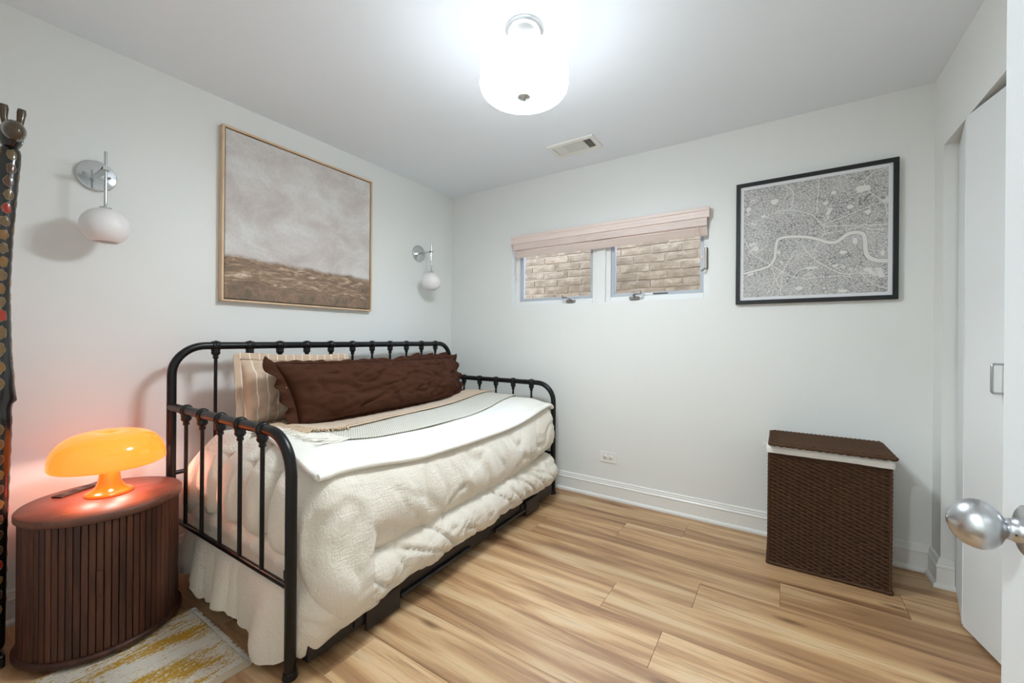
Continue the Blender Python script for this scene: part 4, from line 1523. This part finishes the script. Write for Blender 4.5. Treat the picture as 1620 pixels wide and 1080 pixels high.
def spot(cx, cy, z, az, hw_, hh_, ci):
    """a raised lacquer patch laid on the body"""
    d = Vector((cos(az), sin(az), 0))
    hit = bvh.ray_cast(Vector((cx, cy, z)) + d * 0.2, -d, 0.3)
    if hit[0] is None:
        return
    p, n = hit[0], hit[1]
    t1 = Vector((0, 0, 1)).cross(n).normalized()
    t2 = n.cross(t1)
    ring = [1 + rnd.uniform(-.16, .16) for _ in range(14)]
    for nm, k_, lift, mt in (('spot_rim', 1.18, 0.0005, M_spot_rim), ('spot', 1.0, 0.0011, M_spots[ci])):
        vs = []
        for rr in (0.0, 0.6, 1.0):
            for i_ in range(14 if rr else 1):
                w_ = 2 * pi * i_ / 14
                q_ = p + t1 * (hw_ * rr * k_ * ring[i_] * cos(w_)) + t2 * (hh_ * rr * k_ * ring[i_] * sin(w_))
                near_ = bvh.find_nearest(q_)
                if (near_[0] - q_).length > 0.013:
                    return
                vs.append(near_[0] + near_[1] * (lift if rr < 1 else lift * .5))
        fs = [(0, 1 + i_, 1 + (i_ + 1) % 14) for i_ in range(14)]
        fs += [(1 + i_, 15 + i_, 15 + (i_ + 1) % 14, 1 + (i_ + 1) % 14) for i_ in range(14)]
        MB().add(vs, fs, True).build(nm, mt, gi)


def axis_at(keys, z):
    for a_, b_ in zip(keys[:-1], keys[1:]):
        za, zb_ = J[a_][2], J[b_][2]
        if min(za, zb_) <= z <= max(za, zb_):
            t = (z - za) / (zb_ - za)
            return tuple(J[a_][c_] + (J[b_][c_] - J[a_][c_]) * t for c_ in (0, 1))
    return J[keys[0]][:2]


neck = ['fs', 'chest', 'c2', 'n1', 'n2', 'n3', 'n4', 'n5']
z, ri = 1.775, 0
while z > 0.93:
    x_, y_ = axis_at(neck, z)
    f_ = 1.0 if z > 1.25 else 1.25
    for q_, az in enumerate((8, 82, -66, 170)):
        spot(x_, y_, z + (0.022 if q_ % 2 else 0), radians(az + rnd.uniform(-6, 6)), 0.0115 * f_, 0.0165 * f_, rnd.choice([0, 0, 0, 1, 1, 2, 3]))
    z -= 0.047 * f_
    ri += 1
for leg in (['fs', 'fk', 'ff'], ['gs', 'gk', 'gf']):
    z = 0.82
    while z > 0.18:
        x_, y_ = axis_at(leg, z)
        for q_, az in enumerate((5, 85, -75)):
            spot(x_, y_, z + (0.025 if q_ else 0), radians(az), 0.0085, 0.0145, rnd.choice([0, 0, 1, 2, 2, 3]))
        z -= 0.052
_bm.free()
# head: skull, muzzle, horns, ears
m = MB()


def blob(m, c, r, seg=20, rings=12, M=None):
    vs, fs = [], []
    for i in range(rings + 1):
        t = pi * i / rings
        for k_ in range(seg):
            p = Vector((r[0] * sin(t) * cos(2 * pi * k_ / seg), r[1] * sin(t) * sin(2 * pi * k_ / seg), r[2] * cos(t)))
            vs.append((M @ p if M is not None else p) + Vector(c))
    for i in range(rings):
        for k_ in range(seg):
            fs.append((i * seg + k_, (i + 1) * seg + k_, (i + 1) * seg + (k_ + 1) % seg, i * seg + (k_ + 1) % seg))
    return m.add(vs, fs, True)


hd_ = blob(MB(), (0.0, 0.014, 1.848), (0.050, 0.031, 0.050)).build('head', M_giraffe_dark, gi)
m = blob(MB(), (0.045, 0.017, 1.856), (0.052, 0.0290, 0.036), M=Matrix.Rotation(0.35, 3, 'Y'))
m.build('muzzle', M_giraffe_head, gi)
m = MB()
m.tube([(0.094 * cos(a) * .9 - 0.0, 0.017 + 0.024 * sin(a) * 1.0, 1.832) for a in [-.9 + 1.8 * i / 12 for i in range(13)]], 0.0016, 6)
m.build('mouth', M_giraffe_dark, hd_)
for dy in (-0.002, 0.036):
    MB().tube([(0.0, dy * .8 + .004, 1.880), (0.0, dy, 1.91), (0.002, dy * 1.06, 1.940), (0.003, dy * 1.08, 1.952)], [0.008, 0.0095, 0.012, 0.010], 12).build('horn', M_giraffe_head, gi)
MB().box(-0.13, 0.060, -0.275, 0.006, 0.0, 0.045).build('plinth', M_giraffe_dark, gi, bevel=0.006)

# ------------------------------------------------------------------ wicker hamper
HX0, HX1, HY0, HY1 = 2.500, 2.976, -0.366, -0.072
hcx, hcy = (HX0 + HX1) / 2, (HY0 + HY1) / 2
hp_ = empty('wicker_hamper', (hcx, hcy, 0), 'dark brown wicker laundry hamper with white liner by the back wall', 'hamper')
hx, hy = (HX1 - HX0) / 2, (HY1 - HY0) / 2


def weave(m, a, b, z0, z1, rows, cols, outn, amp=0.0042):
    """strands woven over upright stakes along a->b"""
    a, b, outn = Vector(a), Vector(b), Vector(outn)
    rh = (z1 - z0) / rows
    n = cols * 4 + 1
    d = (b - a)
    for r_ in range(rows):
        zc = z0 + (r_ + 0.5) * rh
        vs = []
        for i in range(n):
            t = i / (n - 1)
            w_ = sin(pi * (t * cols + (r_ % 2) + 0.5))
            p = a + d * t + outn * (amp * w_)
            zz_ = zc + rh * 0.14 * cos(pi * (t * cols + (r_ % 2) + 0.5))
            hh = rh * 0.52
            vs += [(p.x - outn.x * .002, p.y - outn.y * .002, zz_ - hh), (p.x + outn.x * .0028, p.y + outn.y * .0028, zz_ - hh * .3),
                   (p.x + outn.x * .0028, p.y + outn.y * .0028, zz_ + hh * .3), (p.x - outn.x * .002, p.y - outn.y * .002, zz_ + hh)]
        fs = [(i * 4 + j, (i + 1) * 4 + j, (i + 1) * 4 + j + 1, i * 4 + j + 1) for i in range(n - 1) for j in range(3)]
        m.add(vs, fs, True)
    return m


BZ0, BZ1 = 0.016, 0.578
q = .004
for nm, a, b, on, cols_ in (('front_panel', (-hx, -hy + q, 0), (hx, -hy + q, 0), (0, -1, 0), 19), ('rear_panel', (hx, hy - q, 0), (-hx, hy - q, 0), (0, 1, 0), 19),
                            ('side_panel', (-hx + q, hy, 0), (-hx + q, -hy, 0), (-1, 0, 0), 11), ('side_panel', (hx - q, -hy, 0), (hx - q, hy, 0), (1, 0, 0), 11)):
    weave(MB(), a, b, BZ0, BZ1, 58, cols_, on).build(nm, M_wicker, hp_)['kind'] = 'stuff'
MB().box(-hx + .008, hx - .008, -hy + .008, hy - .008, 0.012, BZ1).build('core', plain('wicker_core', (34, 22, 15), 0.8), hp_)
pst = MB().tube([(0, 0, 0.004), (0, 0, BZ1)], 0.0058, 8).build('corner_post', M_wicker, hp_, loc=(-hx + .004, -hy + .004, 0))
for sx, sy in ((1, -1), (1, 1), (-1, 1)):
    share(pst, hp_, (sx * (hx - .004), sy * (hy - .004), 0))
bp_ = [(-hx, -hy), (hx, -hy), (hx, hy), (-hx, hy), (-hx, -hy)]
m = MB()
for (xa, ya), (xb, yb) in zip(bp_[:-1], bp_[1:]):
    m.tube([(xa + (xb - xa) * t / 30, ya + (yb - ya) * t / 30, 0.010 + 0.0012 * sin(t * 2.1)) for t in range(31)], 0.0082, 8)
m.build('bottom_braid', M_wicker, hp_)
# liner folded over the rim
m = MB()
lp = [(-hx - .006, -hy - .006), (hx + .006, -hy - .006), (hx + .006, hy + .006), (-hx - .006, hy + .006)]
nper = 160


def liner(i, j):
    s_ = 4.0 * (i % nper) / nper
    k_ = int(s_)
    f_ = s_ - k_
    (xa, ya), (xb, yb) = lp[k_], lp[(k_ + 1) % 4]
    x, y = xa + (xb - xa) * f_, ya + (yb - ya) * f_
    nx_, ny_ = [(0, -1), (1, 0), (0, 1), (-1, 0)][k_]
    w_ = 0.0022 * nz(x * 22, y * 22, j * .7) + (0.002 if j == 1 else 0)
    z = [0.573 + 0.0025 * nz(x * 9, y * 9, 3), 0.592, 0.612, 0.616][j]
    ins = [0, 0, 0.001, 0.03][j]
    return (x + nx_ * (w_ - ins), y + ny_ * (w_ - ins), z)


m.grid(liner, nper, 4, wrap=True)
ln2 = m.build('liner', M_liner, hp_)
m = MB().tube([(-hx - .007, -hy + .06, 0.60), (-hx - .016, -hy + .052, 0.607), (-hx - .024, -hy + .045, 0.600), (-hx - .015, -hy + .05, 0.592)], 0.003, 6)
m.build('liner_tie', M_liner, ln2)
# lid
ld_ = empty('lid', (0, 0, 0))
bpy.data.objects.remove(ld_)
LX0, LX1, LY0, LY1 = -hx + .008, hx + .006, -hy - .034, hy + .004
lid = MB().box(LX0 + .004, LX1 - .004, LY0 + .004, LY1 - .004, 0.617, 0.630).build('lid', plain('lid_core', (52, 34, 22), 0.8), hp_)
m = MB()
nl = 34
for r_ in range(nl):
    y = LY0 + .008 + (LY1 - LY0 - .016) * r_ / (nl - 1)
    n = 101
    m.tube([(LX0 + .006 + (LX1 - LX0 - .012) * i / (n - 1), y + .0016 * sin(i * 1.57 + r_ * pi), 0.6315 + 0.0026 * sin(pi * (i / 2 + (r_ % 2)))) for i in range(n)], 0.0052, 5, cap=False)
m.build('lid_weave', M_wicker, lid)['kind'] = 'stuff'
m = MB()
lc = [(LX0, LY0), (LX1, LY0), (LX1, LY1), (LX0, LY1), (LX0, LY0)]
for (xa, ya), (xb, yb) in zip(lc[:-1], lc[1:]):
    n = 60
    m.tube([(xa + (xb - xa) * t / n, ya + (yb - ya) * t / n, 0.624 + .0015 * sin(t * 1.9)) for t in range(n + 1)], [0.0085 + .001 * sin(t * 1.3) for t in range(n + 1)], 8)
m.build('lid_rim', M_wicker, lid)
